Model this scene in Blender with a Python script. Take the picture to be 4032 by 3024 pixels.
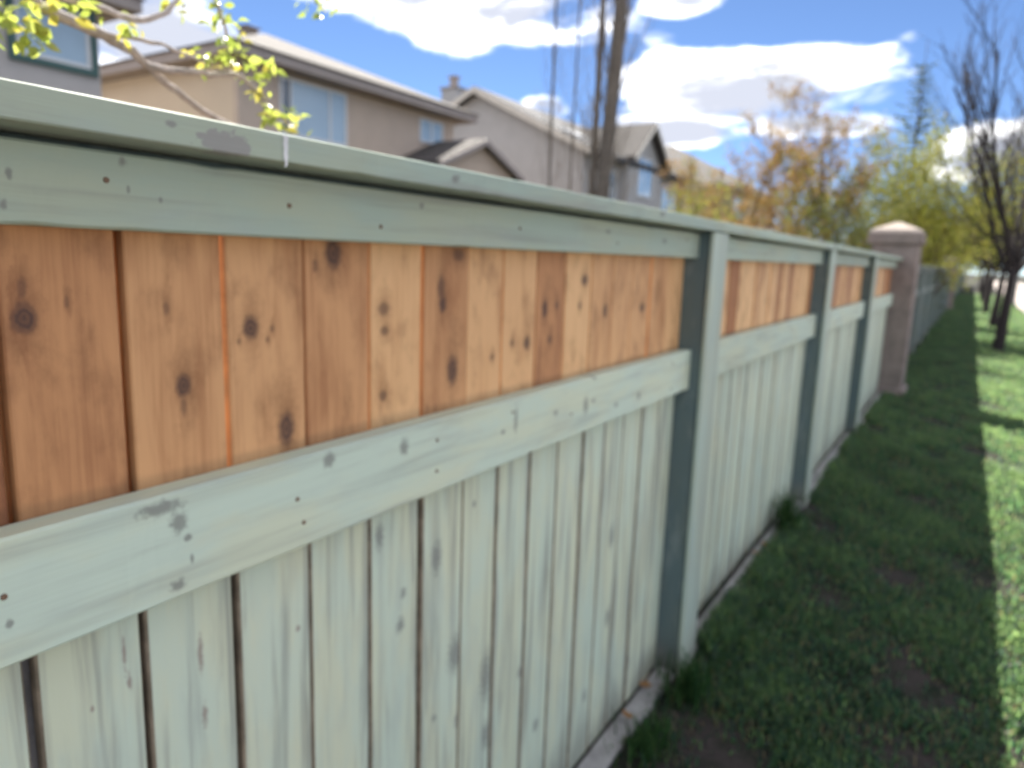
import bpy, bmesh, math, random
import numpy as np
from mathutils import Vector, Matrix
R = math.radians
scene = bpy.context.scene
for o in list(bpy.data.objects):
    bpy.data.objects.remove(o)
col = scene.collection

# ------------------------------------------------------------------ camera
cam = bpy.data.cameras.new('camera')
camo = bpy.data.objects.new('camera', cam)
col.objects.link(camo)
scene.camera = camo
cam.sensor_width = 36.0
cam.lens = 716.0 / 1024 * 36
cam.clip_start = 0.02
cam.clip_end = 1500
EYE = 1.57
rot = Matrix(((0.84261322, 0.12072172, -0.52481351),
              (0.53755684, -0.13031681, 0.83309674),
              (0.03218085, -0.98409542, -0.17470145)))      # rows: world x, y, z; columns: right, down, forward
m = Matrix.Identity(4)
for i in range(3):
    m[i][0] = rot[i][0]
    m[i][1] = -rot[i][1]
    m[i][2] = -rot[i][2]
m.translation = Vector((0.86, 0.0, EYE))
camo.matrix_world = m
cam.dof.use_dof = True                      # the phone focused closer than the fence
cam.dof.focus_distance = 0.44
cam.dof.aperture_fstop = 5.8
cam.dof.aperture_blades = 0

# ------------------------------------------------------------------ sky, sun, exposure
SUN_AZ, SUN_EL = R(40), R(46.5)             # azimuth measured from +Y towards -X
world = bpy.data.worlds.new('World')
scene.world = world
world.use_nodes = True
scene.view_settings.view_transform = 'Standard'
scene.view_settings.look = 'None'
scene.view_settings.gamma = 1.0
scene.view_settings.use_curve_mapping = False
scene.view_settings.exposure = 1.75


scene.cycles.max_bounces = 6
scene.cycles.diffuse_bounces = 3
scene.cycles.glossy_bounces = 2
scene.cycles.transmission_bounces = 4
scene.cycles.caustics_reflective = False
scene.cycles.caustics_refractive = False


class NT:
    """small helper to wire shader nodes"""
    def __init__(s, tree):
        s.t = tree
        s.n = tree.nodes
        s.l = tree.links

    def link(s, v, sock):
        if hasattr(v, 'is_output'):
            s.l.new(v, sock)
        else:
            sock.default_value = v

    def math(s, op, a, b=0.0, c=0.0, clamp=False):
        n = s.n.new('ShaderNodeMath')
        n.operation = op
        n.use_clamp = clamp
        s.link(a, n.inputs[0]); s.link(b, n.inputs[1]); s.link(c, n.inputs[2])
        return n.outputs[0]

    def vmath(s, op, a, b=(0, 0, 0)):
        n = s.n.new('ShaderNodeVectorMath')
        n.operation = op
        s.link(a, n.inputs[0])
        s.link(b, n.inputs[1])
        return n.outputs['Value'] if op in ('LENGTH', 'DOT_PRODUCT', 'DISTANCE') else n.outputs[0]

    def noise(s, vec, scale=1.0, detail=4.0, rough=0.55, dist=0.0):
        n = s.n.new('ShaderNodeTexNoise')
        s.link(vec, n.inputs['Vector'])
        s.link(scale, n.inputs['Scale'])
        n.inputs['Detail'].default_value = detail
        n.inputs['Roughness'].default_value = rough
        n.inputs['Distortion'].default_value = dist
        return n.outputs['Fac']

    def smooth(s, v, a, b, lo=0.0, hi=1.0):
        n = s.n.new('ShaderNodeMapRange')
        n.interpolation_type = 'SMOOTHSTEP'
        s.link(v, n.inputs[0])
        for i, q in enumerate((a, b, lo, hi)):
            s.link(q, n.inputs[i + 1])
        return n.outputs[0]

    def mix(s, f, a, b, mode='MIX'):
        n = s.n.new('ShaderNodeMix')
        n.data_type = 'RGBA'
        n.blend_type = mode
        s.link(f, n.inputs[0])
        s.link(tuple(a) + (1,) if isinstance(a, tuple) and len(a) == 3 else a, n.inputs[6])
        s.link(tuple(b) + (1,) if isinstance(b, tuple) and len(b) == 3 else b, n.inputs[7])
        return n.outputs[2]

    def sep(s, v):
        n = s.n.new('ShaderNodeSeparateXYZ')
        s.link(v, n.inputs[0])
        return n.outputs

    def comb(s, x, y, z):
        n = s.n.new('ShaderNodeCombineXYZ')
        s.link(x, n.inputs[0]); s.link(y, n.inputs[1]); s.link(z, n.inputs[2])
        return n.outputs[0]


def build_world():
    t = NT(world.node_tree)
    t.n.clear()
    out = t.n.new('ShaderNodeOutputWorld')
    sky = t.n.new('ShaderNodeTexSky')
    sky.sky_type = 'NISHITA'
    sky.sun_disc = False
    sky.sun_elevation = SUN_EL
    sky.sun_rotation = -SUN_AZ
    sky.altitude = 3500
    sky.air_density = 0.8
    sky.dust_density = 0.1
    sky.ozone_density = 4.5
    bg = t.n.new('ShaderNodeBackground')
    bg.inputs[1].default_value = 0.053
    t.l.new(sky.outputs[0], bg.inputs[0])
    tc = t.n.new('ShaderNodeTexCoord')
    d = tc.outputs['Generated']
    x, y, z = t.sep(d)
    az = t.math('MULTIPLY', t.math('ARCTAN2', t.math('MULTIPLY', x, -1.0), y), 57.29578)
    el = t.math('MULTIPLY', t.math('ARCSINE', z), 57.29578)
    nz = t.noise(t.vmath('MULTIPLY', d, (7.0, 7.0, 17.0)), 1.0, 6.0, 0.53, 0.35)
    big = t.noise(t.vmath('MULTIPLY', d, (2.6, 2.6, 6.5)), 1.0, 3.0, 0.5)
    # cumulus banks: azimuth, elevation, half width, half height (degrees)
    banks = [(36.5, 19.2, 12.6, 4.3), (20.5, 18.4, 4.0, 1.3), (15.5, 12.2, 10.5, 2.7), (59, 14.0, 8.0, 5.0),
             (30.0, 11.2, 2.4, 1.0), (-1.5, 7.6, 5.5, 2.0), (21, 9.6, 6, 1.5), (11, 9.9, 6, 1.2), (-14, 12, 7, 4), (78, 14, 9, 6)]
    s = None
    for a, e, ra, re in banks:
        u = t.math('DIVIDE', t.math('SUBTRACT', az, a), ra)
        w = t.math('DIVIDE', t.math('SUBTRACT', el, e), re)
        q = t.math('SUBTRACT', 1.0, t.math('ADD', t.math('MULTIPLY', u, u), t.math('MULTIPLY', w, w)))
        q = t.math('MAXIMUM', q, -0.6)
        s = q if s is None else t.math('MAXIMUM', s, q)
    # beyond these banks the same broken cumulus goes on, with chance cover
    u = t.math('DIVIDE', t.math('SUBTRACT', az, 30.0), 52.0)
    w = t.math('DIVIDE', t.math('SUBTRACT', el, 10.0), 15.0)
    here = t.smooth(t.math('ADD', t.math('MULTIPLY', u, u), t.math('MULTIPLY', w, w)), 0.8, 1.5)
    chance = t.math('MULTIPLY', t.math('SUBTRACT', big, 0.47), 6.0)
    n = t.n.new('ShaderNodeMix'); n.data_type = 'FLOAT'
    t.l.new(here, n.inputs[0]); t.l.new(s, n.inputs[2]); t.l.new(chance, n.inputs[3])
    dens = t.math('ADD', t.math('MULTIPLY', n.outputs[0], 0.62), t.math('MULTIPLY', t.math('SUBTRACT', nz, 0.5), 2.0))
    cov = t.smooth(dens, -0.04, 0.44)
    cov = t.math('MULTIPLY', cov, t.smooth(el, 0.0, 4.0, 0.35, 1.0))
    nz2 = t.noise(t.vmath('ADD', t.vmath('MULTIPLY', d, (9.0, 9.0, 26.0)), (3.1, 7.7, 1.3)), 1.0, 5.0, 0.55, 0.4)
    thick = t.smooth(t.math('ADD', n.outputs[0], t.math('MULTIPLY', t.math('SUBTRACT', nz2, 0.5), 2.4)), 0.12, 0.85)
    ccol = t.mix(thick, (1.0, 0.99, 0.98), (0.175, 0.185, 0.215))
    bg2 = t.n.new('ShaderNodeBackground')
    bg2.inputs[1].default_value = 1.3
    t.l.new(ccol, bg2.inputs[0])
    ms = t.n.new('ShaderNodeMixShader')
    t.l.new(cov, ms.inputs[0]); t.l.new(bg.outputs[0], ms.inputs[1]); t.l.new(bg2.outputs[0], ms.inputs[2])
    t.l.new(ms.outputs[0], out.inputs[0])


build_world()
sun = bpy.data.lights.new('sun', 'SUN')
sun.energy = 5.0
sun.angle = R(0.53)
sun.color = (1.0, 0.95, 0.86)
suno = bpy.data.objects.new('sun', sun)
col.objects.link(suno)
sd = Vector((-math.sin(SUN_AZ) * math.cos(SUN_EL), math.cos(SUN_AZ) * math.cos(SUN_EL), math.sin(SUN_EL)))
suno.rotation_euler = sd.to_track_quat('Z', 'Y').to_euler()
suno.location = sd * 60


# ------------------------------------------------------------------ helpers
def tag(o, label=None, cat=None, group=None, kind=None):
    if label: o['label'] = label
    if cat: o['category'] = cat
    if group: o['group'] = group
    if kind: o['kind'] = kind
    return o


def thing(name, label, cat, loc=(0, 0, 0), group=None):
    o = bpy.data.objects.new(name, None)
    col.objects.link(o)
    o.location = loc
    o.empty_display_size = 0.2
    return tag(o, label, cat, group)


def add(name, mesh, mat, parent=None, loc=(0, 0, 0), world_loc=None):
    """link one mesh object; world_loc places it in world space under an unrotated parent chain"""
    o = bpy.data.objects.new(name, mesh)
    col.objects.link(o)
    if parent is not None:
        o.parent = parent
    if world_loc is not None:
        p = Vector(world_loc)
        q = parent
        while q is not None:
            p = p - q.location
            q = q.parent
        o.location = p
    else:
        o.location = loc
    if mat is not None:
        if len(mesh.materials) == 0:
            mesh.materials.append(mat)
        elif mesh.materials[0] != mat:
            o.material_slots[0].link = 'OBJECT'
            o.material_slots[0].material = mat
    return o


def mesh_from(bm, name='mesh', smooth=False):
    me = bpy.data.meshes.new(name)
    bm.to_mesh(me)
    bm.free()
    if smooth:
        me.shade_smooth()
    return me


def pydata(name, v, f, smooth=False):
    me = bpy.data.meshes.new(name)
    me.from_pydata(v, [], f)
    me.update()
    if smooth:
        me.shade_smooth()
    return me


def box_bm(bm, a, b):
    vs = [bm.verts.new((x, y, z)) for x in (a[0], b[0]) for y in (a[1], b[1]) for z in (a[2], b[2])]
    for f in ((0, 1, 3, 2), (4, 6, 7, 5), (0, 4, 5, 1), (2, 3, 7, 6), (0, 2, 6, 4), (1, 5, 7, 3)):
        bm.faces.new([vs[i] for i in f])


def box(a, b, bevel=0.0, seg=1, name='box'):
    bm = bmesh.new()
    box_bm(bm, a, b)
    bmesh.ops.recalc_face_normals(bm, faces=bm.faces)
    if bevel:
        bmesh.ops.bevel(bm, geom=list(bm.edges), offset=bevel, segments=seg, affect='EDGES', profile=0.5)
    return mesh_from(bm, name)


def boxes(lst, name='boxes'):
    bm = bmesh.new()
    for a, b in lst:
        box_bm(bm, a, b)
    bmesh.ops.recalc_face_normals(bm, faces=bm.faces)
    return mesh_from(bm, name)


def timber(a, b, ch, seed, jit=.0009, chips=10, name='timber'):
    """a sawn length along y: chamfered section, slightly wandering faces, worn nicks along the arrises"""
    rr = random.Random(seed)
    L = b[1] - a[1]
    n = max(6, int(L / .035))
    sec = [(a[0] + ch, a[2], 0), (b[0] - ch, a[2], 1), (b[0], a[2] + ch, 1), (b[0], b[2] - ch, 2), (b[0] - ch, b[2], 2), (a[0] + ch, b[2], 3), (a[0], b[2] - ch, 3), (a[0], a[2] + ch, 0)]
    ph = [rr.uniform(0, 6.28) for _ in range(12)]
    nick = {}
    for _ in range(chips):
        nick[(rr.randrange(1, n), rr.choice((1, 2)))] = rr.uniform(.0008, .0022)
    V, F = [], []
    for i in range(n + 1):
        y = a[1] + L * i / n
        wx = jit * (math.sin(y * 3.1 + ph[0]) + .6 * math.sin(y * 11 + ph[1]))
        wz = jit * (math.sin(y * 2.3 + ph[2]) + .6 * math.sin(y * 9 + ph[3]))
        for x, z, c in sec:
            q = nick.get((i, c), 0)
            dx = -q if x > b[0] - ch * 2 else 0
            dz = (q if z < a[2] + ch * 2 else -q) if q else 0
            V.append((x + wx + dx + rr.gauss(0, jit * .25), y, z + wz + dz + rr.gauss(0, jit * .25)))
    for i in range(n):
        for j in range(8):
            F.append((i * 8 + j, i * 8 + (j + 1) % 8, (i + 1) * 8 + (j + 1) % 8, (i + 1) * 8 + j))
    F.append(tuple(range(7, -1, -1)))
    F.append(tuple(n * 8 + j for j in range(8)))
    bm = bmesh.new()
    vs = [bm.verts.new(v) for v in V]
    for f in F:
        bm.faces.new([vs[k] for k in f])
    bmesh.ops.recalc_face_normals(bm, faces=bm.faces)
    return mesh_from(bm, name)


def new_mat(name, rough=0.7, spec=0.3):
    mt = bpy.data.materials.new(name)
    mt.use_nodes = True
    t = NT(mt.node_tree)
    b = t.n['Principled BSDF']
    b.inputs['Roughness'].default_value = rough
    b.inputs['Specular IOR Level'].default_value = spec
    return mt, t, b


def plain(name, c, rough=0.7, var=0.12, scale=6.0, bump=0.0, spec=0.3, world_noise=True):
    mt, t, b = new_mat(name, rough, spec)
    tc = t.n.new('ShaderNodeTexCoord')
    n = t.noise(tc.outputs['Object'], scale, 6.0, 0.6)
    f = t.smooth(n, 0.25, 0.75)
    t.l.new(t.mix(f, tuple(q * (1 - var) for q in c), tuple(min(1, q * (1 + var)) for q in c)), b.inputs['Base Color'])
    if bump:
        bp = t.n.new('ShaderNodeBump')
        bp.inputs['Strength'].default_value = bump
        bp.inputs['Distance'].default_value = 0.01
        t.l.new(t.noise(tc.outputs['Object'], scale * 12, 4.0), bp.inputs['Height'])
        t.l.new(bp.outputs[0], b.inputs['Normal'])
    return mt


def spot(t, P, c, r, soft=0.55, wob=0.35, nz=None):
    """an oval mark on a board: c centre and r radii in the board's own metres (a length of zero leaves that axis out)"""
    q = t.vmath('SUBTRACT', P, tuple(c))
    q = t.vmath('MULTIPLY', q, tuple(0.0 if k == 0 else 1.0 / k for k in r))
    ln = t.vmath('LENGTH', q)
    ln = t.math('ADD', ln, t.math('MULTIPLY', t.math('SUBTRACT', nz, 0.5), wob * 2))
    return t.smooth(ln, 1.0 + soft * 0.5, max(0.02, 1.0 - soft)), ln


def bare_wood(name, light, dark, mid=0.5, knots=(), seed=0.0, streak=0.5, rnd=False):
    """unpainted cedar, grain along z; knots = (y, z, ry, rz) in board space"""
    mt, t, b = new_mat(name, 0.62, 0.25)
    tc = t.n.new('ShaderNodeTexCoord')
    P = tc.outputs['Object']
    off = t.comb(seed * 3.1, seed * 7.7, seed * 1.3)
    if rnd:
        oi = t.n.new('ShaderNodeObjectInfo')
        off = t.vmath('MULTIPLY', t.comb(oi.outputs['Random'], oi.outputs['Random'], oi.outputs['Random']), (37.0, 91.0, 13.0))
    Q = t.vmath('ADD', P, off)
    kf, kln, halo = None, None, None
    wn = t.noise(P, 95.0, 3.0)
    for k in knots:
        f, ln = spot(t, P, (0, k[0], k[1]), (0, k[2] * 1.08, k[3] * 1.08), 0.5, 0.26, wn)
        h, ln2 = spot(t, P, (0, k[0] + .002, k[1] + .3 * k[3]), (0, k[2] * 1.5, k[3] * 2.9), 1.0, 0.5, wn)
        f = t.math('MULTIPLY', f, 0.5 if k[2] < .006 else (0.72 if k[2] < .0112 or k[3] < .013 else 1.0))
        f = t.math('MULTIPLY', f, t.math('ADD', 0.88, t.math('MULTIPLY', t.math('SINE', t.math('MULTIPLY', ln, 16.0)), 0.12)))
        kf = f if kf is None else t.math('MAXIMUM', kf, f)
        halo = h if halo is None else t.math('MAXIMUM', halo, h)
    warp = t.noise(t.vmath('MULTIPLY', Q, (1, 9.0, 2.0)), 1.0, 3.0)
    y = t.sep(Q)[1]
    z = t.sep(Q)[2]
    yy = t.math('ADD', y, t.math('MULTIPLY', warp, 0.035))
    if halo is not None:
        yy = t.math('ADD', yy, t.math('MULTIPLY', halo, 0.018))
    rings = t.noise(t.comb(0.0, t.math('MULTIPLY', yy, 95.0), t.math('MULTIPLY', z, 1.6)), 1.0, 3.0, 0.6)
    fine = t.noise(t.comb(0.0, t.math('MULTIPLY', y, 420.0), t.math('MULTIPLY', z, 7.0)), 1.0, 2.0)
    broad = t.noise(t.vmath('MULTIPLY', Q, (1, 13.0, 2.6)), 1.0, 4.0, 0.6, 0.6)
    blot = t.noise(t.vmath('MULTIPLY', Q, (1, 16.0, 9.0)), 1.0, 5.0, 0.62)
    f = t.math('ADD', t.math('MULTIPLY', rings, 0.34), t.math('MULTIPLY', broad, 0.62 + streak * 0.2))
    f = t.math('ADD', f, t.math('MULTIPLY', fine, 0.12))
    if rnd:
        f = t.math('ADD', f, t.math('MULTIPLY', t.math('SUBTRACT', oi.outputs['Random'], 0.5), 0.75))
    f = t.smooth(f, mid - 0.02, mid + 0.36)
    c = t.mix(f, light, dark)
    st = t.smooth(blot, 0.47, 0.76)
    c = t.mix(t.math('MULTIPLY', st, 0.55), c, tuple(q * 0.55 for q in dark))
    if kf is not None:
        c = t.mix(t.math('MULTIPLY', halo, 0.50), c, tuple(q * 0.62 for q in dark))
        c = t.mix(t.math('MULTIPLY', kf, 0.92), c, (0.075, 0.042, 0.036))
    t.l.new(c, b.inputs['Base Color'])
    bp = t.n.new('ShaderNodeBump')
    bp.inputs['Strength'].default_value = 0.25
    bp.inputs['Distance'].default_value = 0.002
    t.l.new(t.math('ADD', rings, t.math('MULTIPLY', fine, 0.6)), bp.inputs['Height'])
    t.l.new(bp.outputs[0], b.inputs['Normal'])
    return mt


def paint(name, base, spots=(), axis=2, seed=0.0, rnd=False, wear=0.5, warm=0.35):
    """weathered sage paint on wood; axis = grain direction; spots = (centre, radii, colour, strength, softness)"""
    mt, t, b = new_mat(name, 0.6, 0.3)
    tc = t.n.new('ShaderNodeTexCoord')
    P = tc.outputs['Object']
    off = (seed * 3.3, seed * 5.9, seed * 2.1)
    if rnd:
        oi = t.n.new('ShaderNodeObjectInfo')
        off = t.vmath('MULTIPLY', t.comb(oi.outputs['Random'], oi.outputs['Random'], oi.outputs['Random']), (51.0, 83.0, 29.0))
    Q = t.vmath('ADD', P, off)
    st = [34.0, 34.0, 34.0]; st[axis] = 1.7
    fn = [170.0, 170.0, 170.0]; fn[axis] = 5.0
    bl = [11.0, 11.0, 11.0]; bl[axis] = 3.2
    streak = t.noise(t.vmath('MULTIPLY', Q, tuple(st)), 1.0, 5.0, 0.6, 0.5)
    fine = t.noise(t.vmath('MULTIPLY', Q, tuple(fn)), 1.0, 3.0)
    blot = t.noise(t.vmath('MULTIPLY', Q, tuple(bl)), 1.0, 4.0, 0.6)
    cool = tuple(base[i] * k for i, k in enumerate((0.93, 1.0, 1.03)))
    wrm = tuple(min(1, base[i] * k) for i, k in enumerate((1.015, 1.0, 0.94)))
    c = t.mix(t.smooth(blot, 0.38, 0.64), cool, wrm)
    dk = (0.24, 0.25, 0.225)
    c = t.mix(t.smooth(streak, 0.47, 0.74, 0.0, wear), c, dk)
    c = t.mix(t.smooth(t.noise(t.vmath('ADD', t.vmath('MULTIPLY', Q, tuple(b_ * 1.7 for b_ in bl)), (7.0, 3.0, 9.0)), 1.0, 3.0), 0.50, 0.75, 0.0, 0.28), c, (0.36, 0.40, 0.38))
    if axis == 2:           # darker towards the edges of a board; mud rising from the soil
        px_, py_, pz_ = t.sep(P)
        ed = t.smooth(t.math('ADD', t.math('ABSOLUTE', py_), t.math('MULTIPLY', t.math('SUBTRACT', streak, 0.5), 0.09)), 0.052, 0.074, 0.0, 0.55 * wear)
        c = t.mix(ed, c, (0.27, 0.275, 0.24))
        mud = t.smooth(t.math('ADD', pz_, t.math('MULTIPLY', t.math('SUBTRACT', blot, 0.5), 0.5)), 0.20, -0.02, 0.0, 0.6)
        c = t.mix(mud, c, (0.22, 0.205, 0.165))
    c = t.mix(t.smooth(fine, 0.60, 0.85, 0.0, 0.20 * wear + 0.08), c, (0.30, 0.29, 0.26))
    # small chips where the paint has gone
    ch = [34.0, 34.0, 34.0]; ch[axis] = 9.0
    chip = t.noise(t.vmath('MULTIPLY', Q, tuple(ch)), 1.0, 5.0, 0.7)
    c = t.mix(t.smooth(chip, 0.70, 0.76, 0.0, 0.6), c, (0.20, 0.18, 0.16))
    if rnd:
        c = t.mix(1.0, c, t.comb(*(t.math('ADD', 0.88, t.math('MULTIPLY', oi.outputs['Random'], 0.2)) for _ in range(3))), 'MULTIPLY')
    wn = t.noise(P, 110.0, 4.0) if spots else None
    for cc, rr, sc, strg, soft in spots:
        f, ln = spot(t, P, cc, rr, soft, 0.9, wn)
        c = t.mix(t.math('MULTIPLY', f, strg), c, sc)
    t.l.new(c, b.inputs['Base Color'])
    bp = t.n.new('ShaderNodeBump')
    bp.inputs['Strength'].default_value = 0.3
    bp.inputs['Distance'].default_value = 0.002
    t.l.new(t.math('ADD', streak, t.math('MULTIPLY', fine, 0.8)), bp.inputs['Height'])
    t.l.new(bp.outputs[0], b.inputs['Normal'])
    return mt


SAGE = (0.585, 0.635, 0.510)
SAGE_RAIL = (0.565, 0.625, 0.510)
SAGE_TOP_SHADED = (0.37, 0.425, 0.345)  # sage with the cap overhang's shade mixed in; top rails, also some caps
M = {}
M['sage'] = paint('sage_paint', SAGE, rnd=True, wear=0.7)
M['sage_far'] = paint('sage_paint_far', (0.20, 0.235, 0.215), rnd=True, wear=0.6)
M['sage_h'] = paint('sage_paint_rail', SAGE_RAIL, axis=1, rnd=True, wear=0.45)
M['sage_top_shaded'] = paint('sage_paint_top_shaded', SAGE_TOP_SHADED, axis=1, rnd=True, wear=0.6)
M['post'] = paint('slate_paint', (0.120, 0.160, 0.165), axis=2, rnd=True, wear=0.15, warm=0.05)
M['face'] = paint('sage_paint_post', (0.43, 0.49, 0.42), axis=2, rnd=True, wear=0.5)
M['grey_wood'] = plain('weathered_grey_wood', (0.30, 0.29, 0.285), 0.8, 0.35, 9.0, 0.5)
M['bare'] = bare_wood('bare_cedar', (0.74, 0.46, 0.230), (0.36, 0.150, 0.060), 0.52, rnd=True)
M['rust'] = plain('rusty_steel', (0.17, 0.105, 0.07), 0.7, 0.4, 300)
M['chalk'] = plain('chalky_white', (0.58, 0.59, 0.60), 0.8, 0.1, 50)

# ------------------------------------------------------------------ ground
def ground_material():
    mt, t, b = new_mat('lawn_soil', 0.95, 0.1)
    tc = t.n.new('ShaderNodeTexCoord')
    P = tc.outputs['Object']
    a = t.noise(P, 1.3, 6.0, 0.62)
    c2 = t.noise(P, 9.0, 6.0, 0.65)
    fine = t.noise(P, 90.0, 4.0, 0.7)
    soil = t.mix(fine, (0.036, 0.030, 0.030), (0.105, 0.088, 0.082))
    grass = t.mix(t.smooth(c2, 0.3, 0.7), (0.010, 0.026, 0.014), (0.022, 0.038, 0.020))
    grass = t.mix(t.smooth(fine, 0.45, 0.7), grass, (0.060, 0.050, 0.034))
    f = t.smooth(t.math('ADD', a, t.math('MULTIPLY', c2, 0.5)), 0.62, 0.86)
    t.l.new(t.mix(f, grass, soil), b.inputs['Base Color'])
    bp = t.n.new('ShaderNodeBump')
    bp.inputs['Strength'].default_value = 0.8
    bp.inputs['Distance'].default_value = 0.03
    t.l.new(t.math('ADD', fine, c2), bp.inputs['Height'])
    t.l.new(bp.outputs[0], b.inputs['Normal'])
    return mt


def hgt(x, y):
    return 0.012 * math.sin(x * 2.3 + 1.0) * math.cos(y * 1.7) + 0.01 * math.sin(y * 0.9 + x)


def make_ground():
    v, f = [], []
    xs = [-600, -120, -40, -20, -8, -3] + [i * 0.25 for i in range(-4, 12)] + [4, 7, 14, 40, 120, 600]
    ys = [-600, -100, -20, -5] + [i * 0.5 for i in range(-2, 60)] + [32, 38, 50, 75, 120, 250, 700]
    for yv in ys:
        for xv in xs:
            near = -1.1 < xv < 2.8 and -1 < yv < 32
            v.append((xv, yv, hgt(xv, yv) if near else 0.0))
    nx = len(xs)
    for j in range(len(ys) - 1):
        for i in range(nx - 1):
            f.append((j * nx + i, j * nx + i + 1, (j + 1) * nx + i + 1, (j + 1) * nx + i))
    tag(add('ground', pydata('ground', v, f, True), ground_material()), kind='structure')


make_ground()


def make_grass():
    rng = np.random.default_rng(5)
    mt, t, b = new_mat('grass_blade', 0.5, 0.45)
    at = t.n.new('ShaderNodeAttribute'); at.attribute_name = 'tone'
    v = t.sep(at.outputs['Vector'])
    c = t.mix(v[0], (0.003, 0.021, 0.018), (0.009, 0.040, 0.026))
    c = t.mix(v[1], c, (0.125, 0.10, 0.055))
    t.l.new(c, b.inputs['Base Color'])
    tr = t.n.new('ShaderNodeBsdfTranslucent')
    t.l.new(t.mix(v[1], t.mix(v[0], (0.06, 0.24, 0.12), (0.50, 0.72, 0.25)), (0.50, 0.42, 0.20)), tr.inputs[0])
    ms = t.n.new('ShaderNodeMixShader')
    ms.inputs[0].default_value = 0.40
    t.l.new(b.outputs[0], ms.inputs[1]); t.l.new(tr.outputs[0], ms.inputs[2])
    t.l.new(ms.outputs[0], t.n['Material Output'].inputs[0])

    def field(x, y):            # smooth random field for clumps and bare spots
        return (np.sin(x * 5.1 + 1.7 * np.sin(y * 2.3)) + np.sin(y * 4.3 + 2.1 * np.sin(x * 3.9 + .5)) + np.sin((x * 1.3 + y) * 8.3 + 1.1)
                + 0.8 * np.sin(x * 11.0 - y * 7.0) * np.sin(y * 9.0 + x * 4.0)) / 3.8

    def patch(n, x0, x1, y0, y1, h0, h1, w0, thr):
        x = rng.uniform(x0, x1, n); y = y0 + (y1 - y0) * rng.random(n) ** 1.35
        fl = field(x, y) * 1.1 + rng.normal(0, .26, n)
        for bx, by, br in ((.38, 2.0, .20), (.24, 2.75, .13), (.42, 4.4, .22), (.62, 3.0, .16), (.95, 2.4, .14), (1.55, 3.6, .2), (1.5, 5.6, .25)):   # worn spots
            fl = fl - .8 * np.exp(-(((x - bx) / br) ** 2 + ((y - by) / (br * 1.3)) ** 2))
        keep = fl > thr
        x, y, fl = x[keep], y[keep], fl[keep]
        m_ = len(x)
        h = rng.uniform(h0, h1, m_) * (0.75 + 0.35 * np.clip(fl + .4, 0, 1.6))
        w = w0 * rng.uniform(.7, 1.4, m_)
        a = rng.uniform(0, 6.283, m_)
        lean = rng.uniform(.1, .9, m_)
        return x, y, h, w, a, lean, fl

    P = [patch(190000, 0.06, 2.72, 1.0, 7.0, .022, .058, .0038, -.36),
         patch(110000, 0.06, 2.72, 6.6, 20.0, .025, .06, .006, -.25),
         patch(60000, 0.06, 2.72, 19.0, 62.0, .03, .07, .015, -.7),
         patch(9000, 0.075, 0.20, 1.2, 10.0, .04, .11, .0034, .05)]
    x, y, h, w, a, lean, fl = (np.concatenate(q) for q in zip(*P))
    n = len(x)
    z = 0.012 * np.sin(x * 2.3 + 1.0) * np.cos(y * 1.7) + 0.01 * np.sin(y * 0.9 + x)
    z[y > 31] = 0
    dx, dy = np.cos(a), np.sin(a)
    la = a + rng.normal(0, .5, n)
    lx, ly = -np.sin(la) * lean, np.cos(la) * lean
    V = np.empty((n, 5, 3), np.float32)
    V[:, 0] = np.stack([x - dx * w, y - dy * w, z - .004], 1)
    V[:, 1] = np.stack([x + dx * w, y + dy * w, z - .004], 1)
    mx, my = x + lx * h * .35, y + ly * h * .35
    V[:, 2] = np.stack([mx + dx * w * .75, my + dy * w * .75, z + h * .62], 1)
    V[:, 3] = np.stack([mx - dx * w * .75, my - dy * w * .75, z + h * .62], 1)
    V[:, 4] = np.stack([x + lx * h, y + ly * h, z + h * (1.02 - .35 * lean)], 1)
    i0 = (np.arange(n) * 5)[:, None]
    tri = np.concatenate([i0 + np.array([0, 1, 2]), i0 + np.array([0, 2, 3]), i0 + np.array([3, 2, 4])], 1).reshape(-1).astype(np.int32)
    me = bpy.data.meshes.new('grass')
    me.vertices.add(n * 5); me.vertices.foreach_set('co', V.reshape(-1))
    me.loops.add(len(tri)); me.loops.foreach_set('vertex_index', tri)
    me.polygons.add(n * 3)
    me.polygons.foreach_set('loop_start', np.arange(0, n * 9, 3, dtype=np.int32))
    me.update(calc_edges=True)
    tone = np.zeros((n, 5, 3), np.float32)
    tone[:, :, 0] = np.clip(.45 + fl * .5 + rng.normal(0, .22, n), 0, 1)[:, None]
    tone[:, :, 1] = ((rng.random(n) < np.clip(.15 - .22 * fl, .03, .45)) * rng.uniform(.4, 1, n))[:, None]
    at_ = me.attributes.new('tone', 'FLOAT_VECTOR', 'POINT')
    at_.data.foreach_set('vector', tone.reshape(-1))
    o = add('lawn_grass', me, mt)
    tag(o, 'short patchy green lawn grass along the fence', 'grass', kind='stuff')


make_grass()

# sidewalk beyond the tree row: concrete slabs with open joints
M['concrete'] = plain('sidewalk_concrete', (0.46, 0.40, 0.36), 0.9, 0.12, 3.0, 0.4)
sw = tag(add('sidewalk', box((2.78, -8, -0.12), (7.2, 160, 0.012)), plain('sidewalk_bed', (0.20, 0.18, 0.165), 0.95)), kind='structure')
slab = box((-2.18, 0.0, 0.0), (2.18, 2.98, 0.028), 0.006)
for i in range(54):
    add('slab', slab, M['concrete'], sw, (4.99, -7.9 + i * 3.0, 0.010 + 0.002 * ((i * 7) % 3)))

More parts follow.
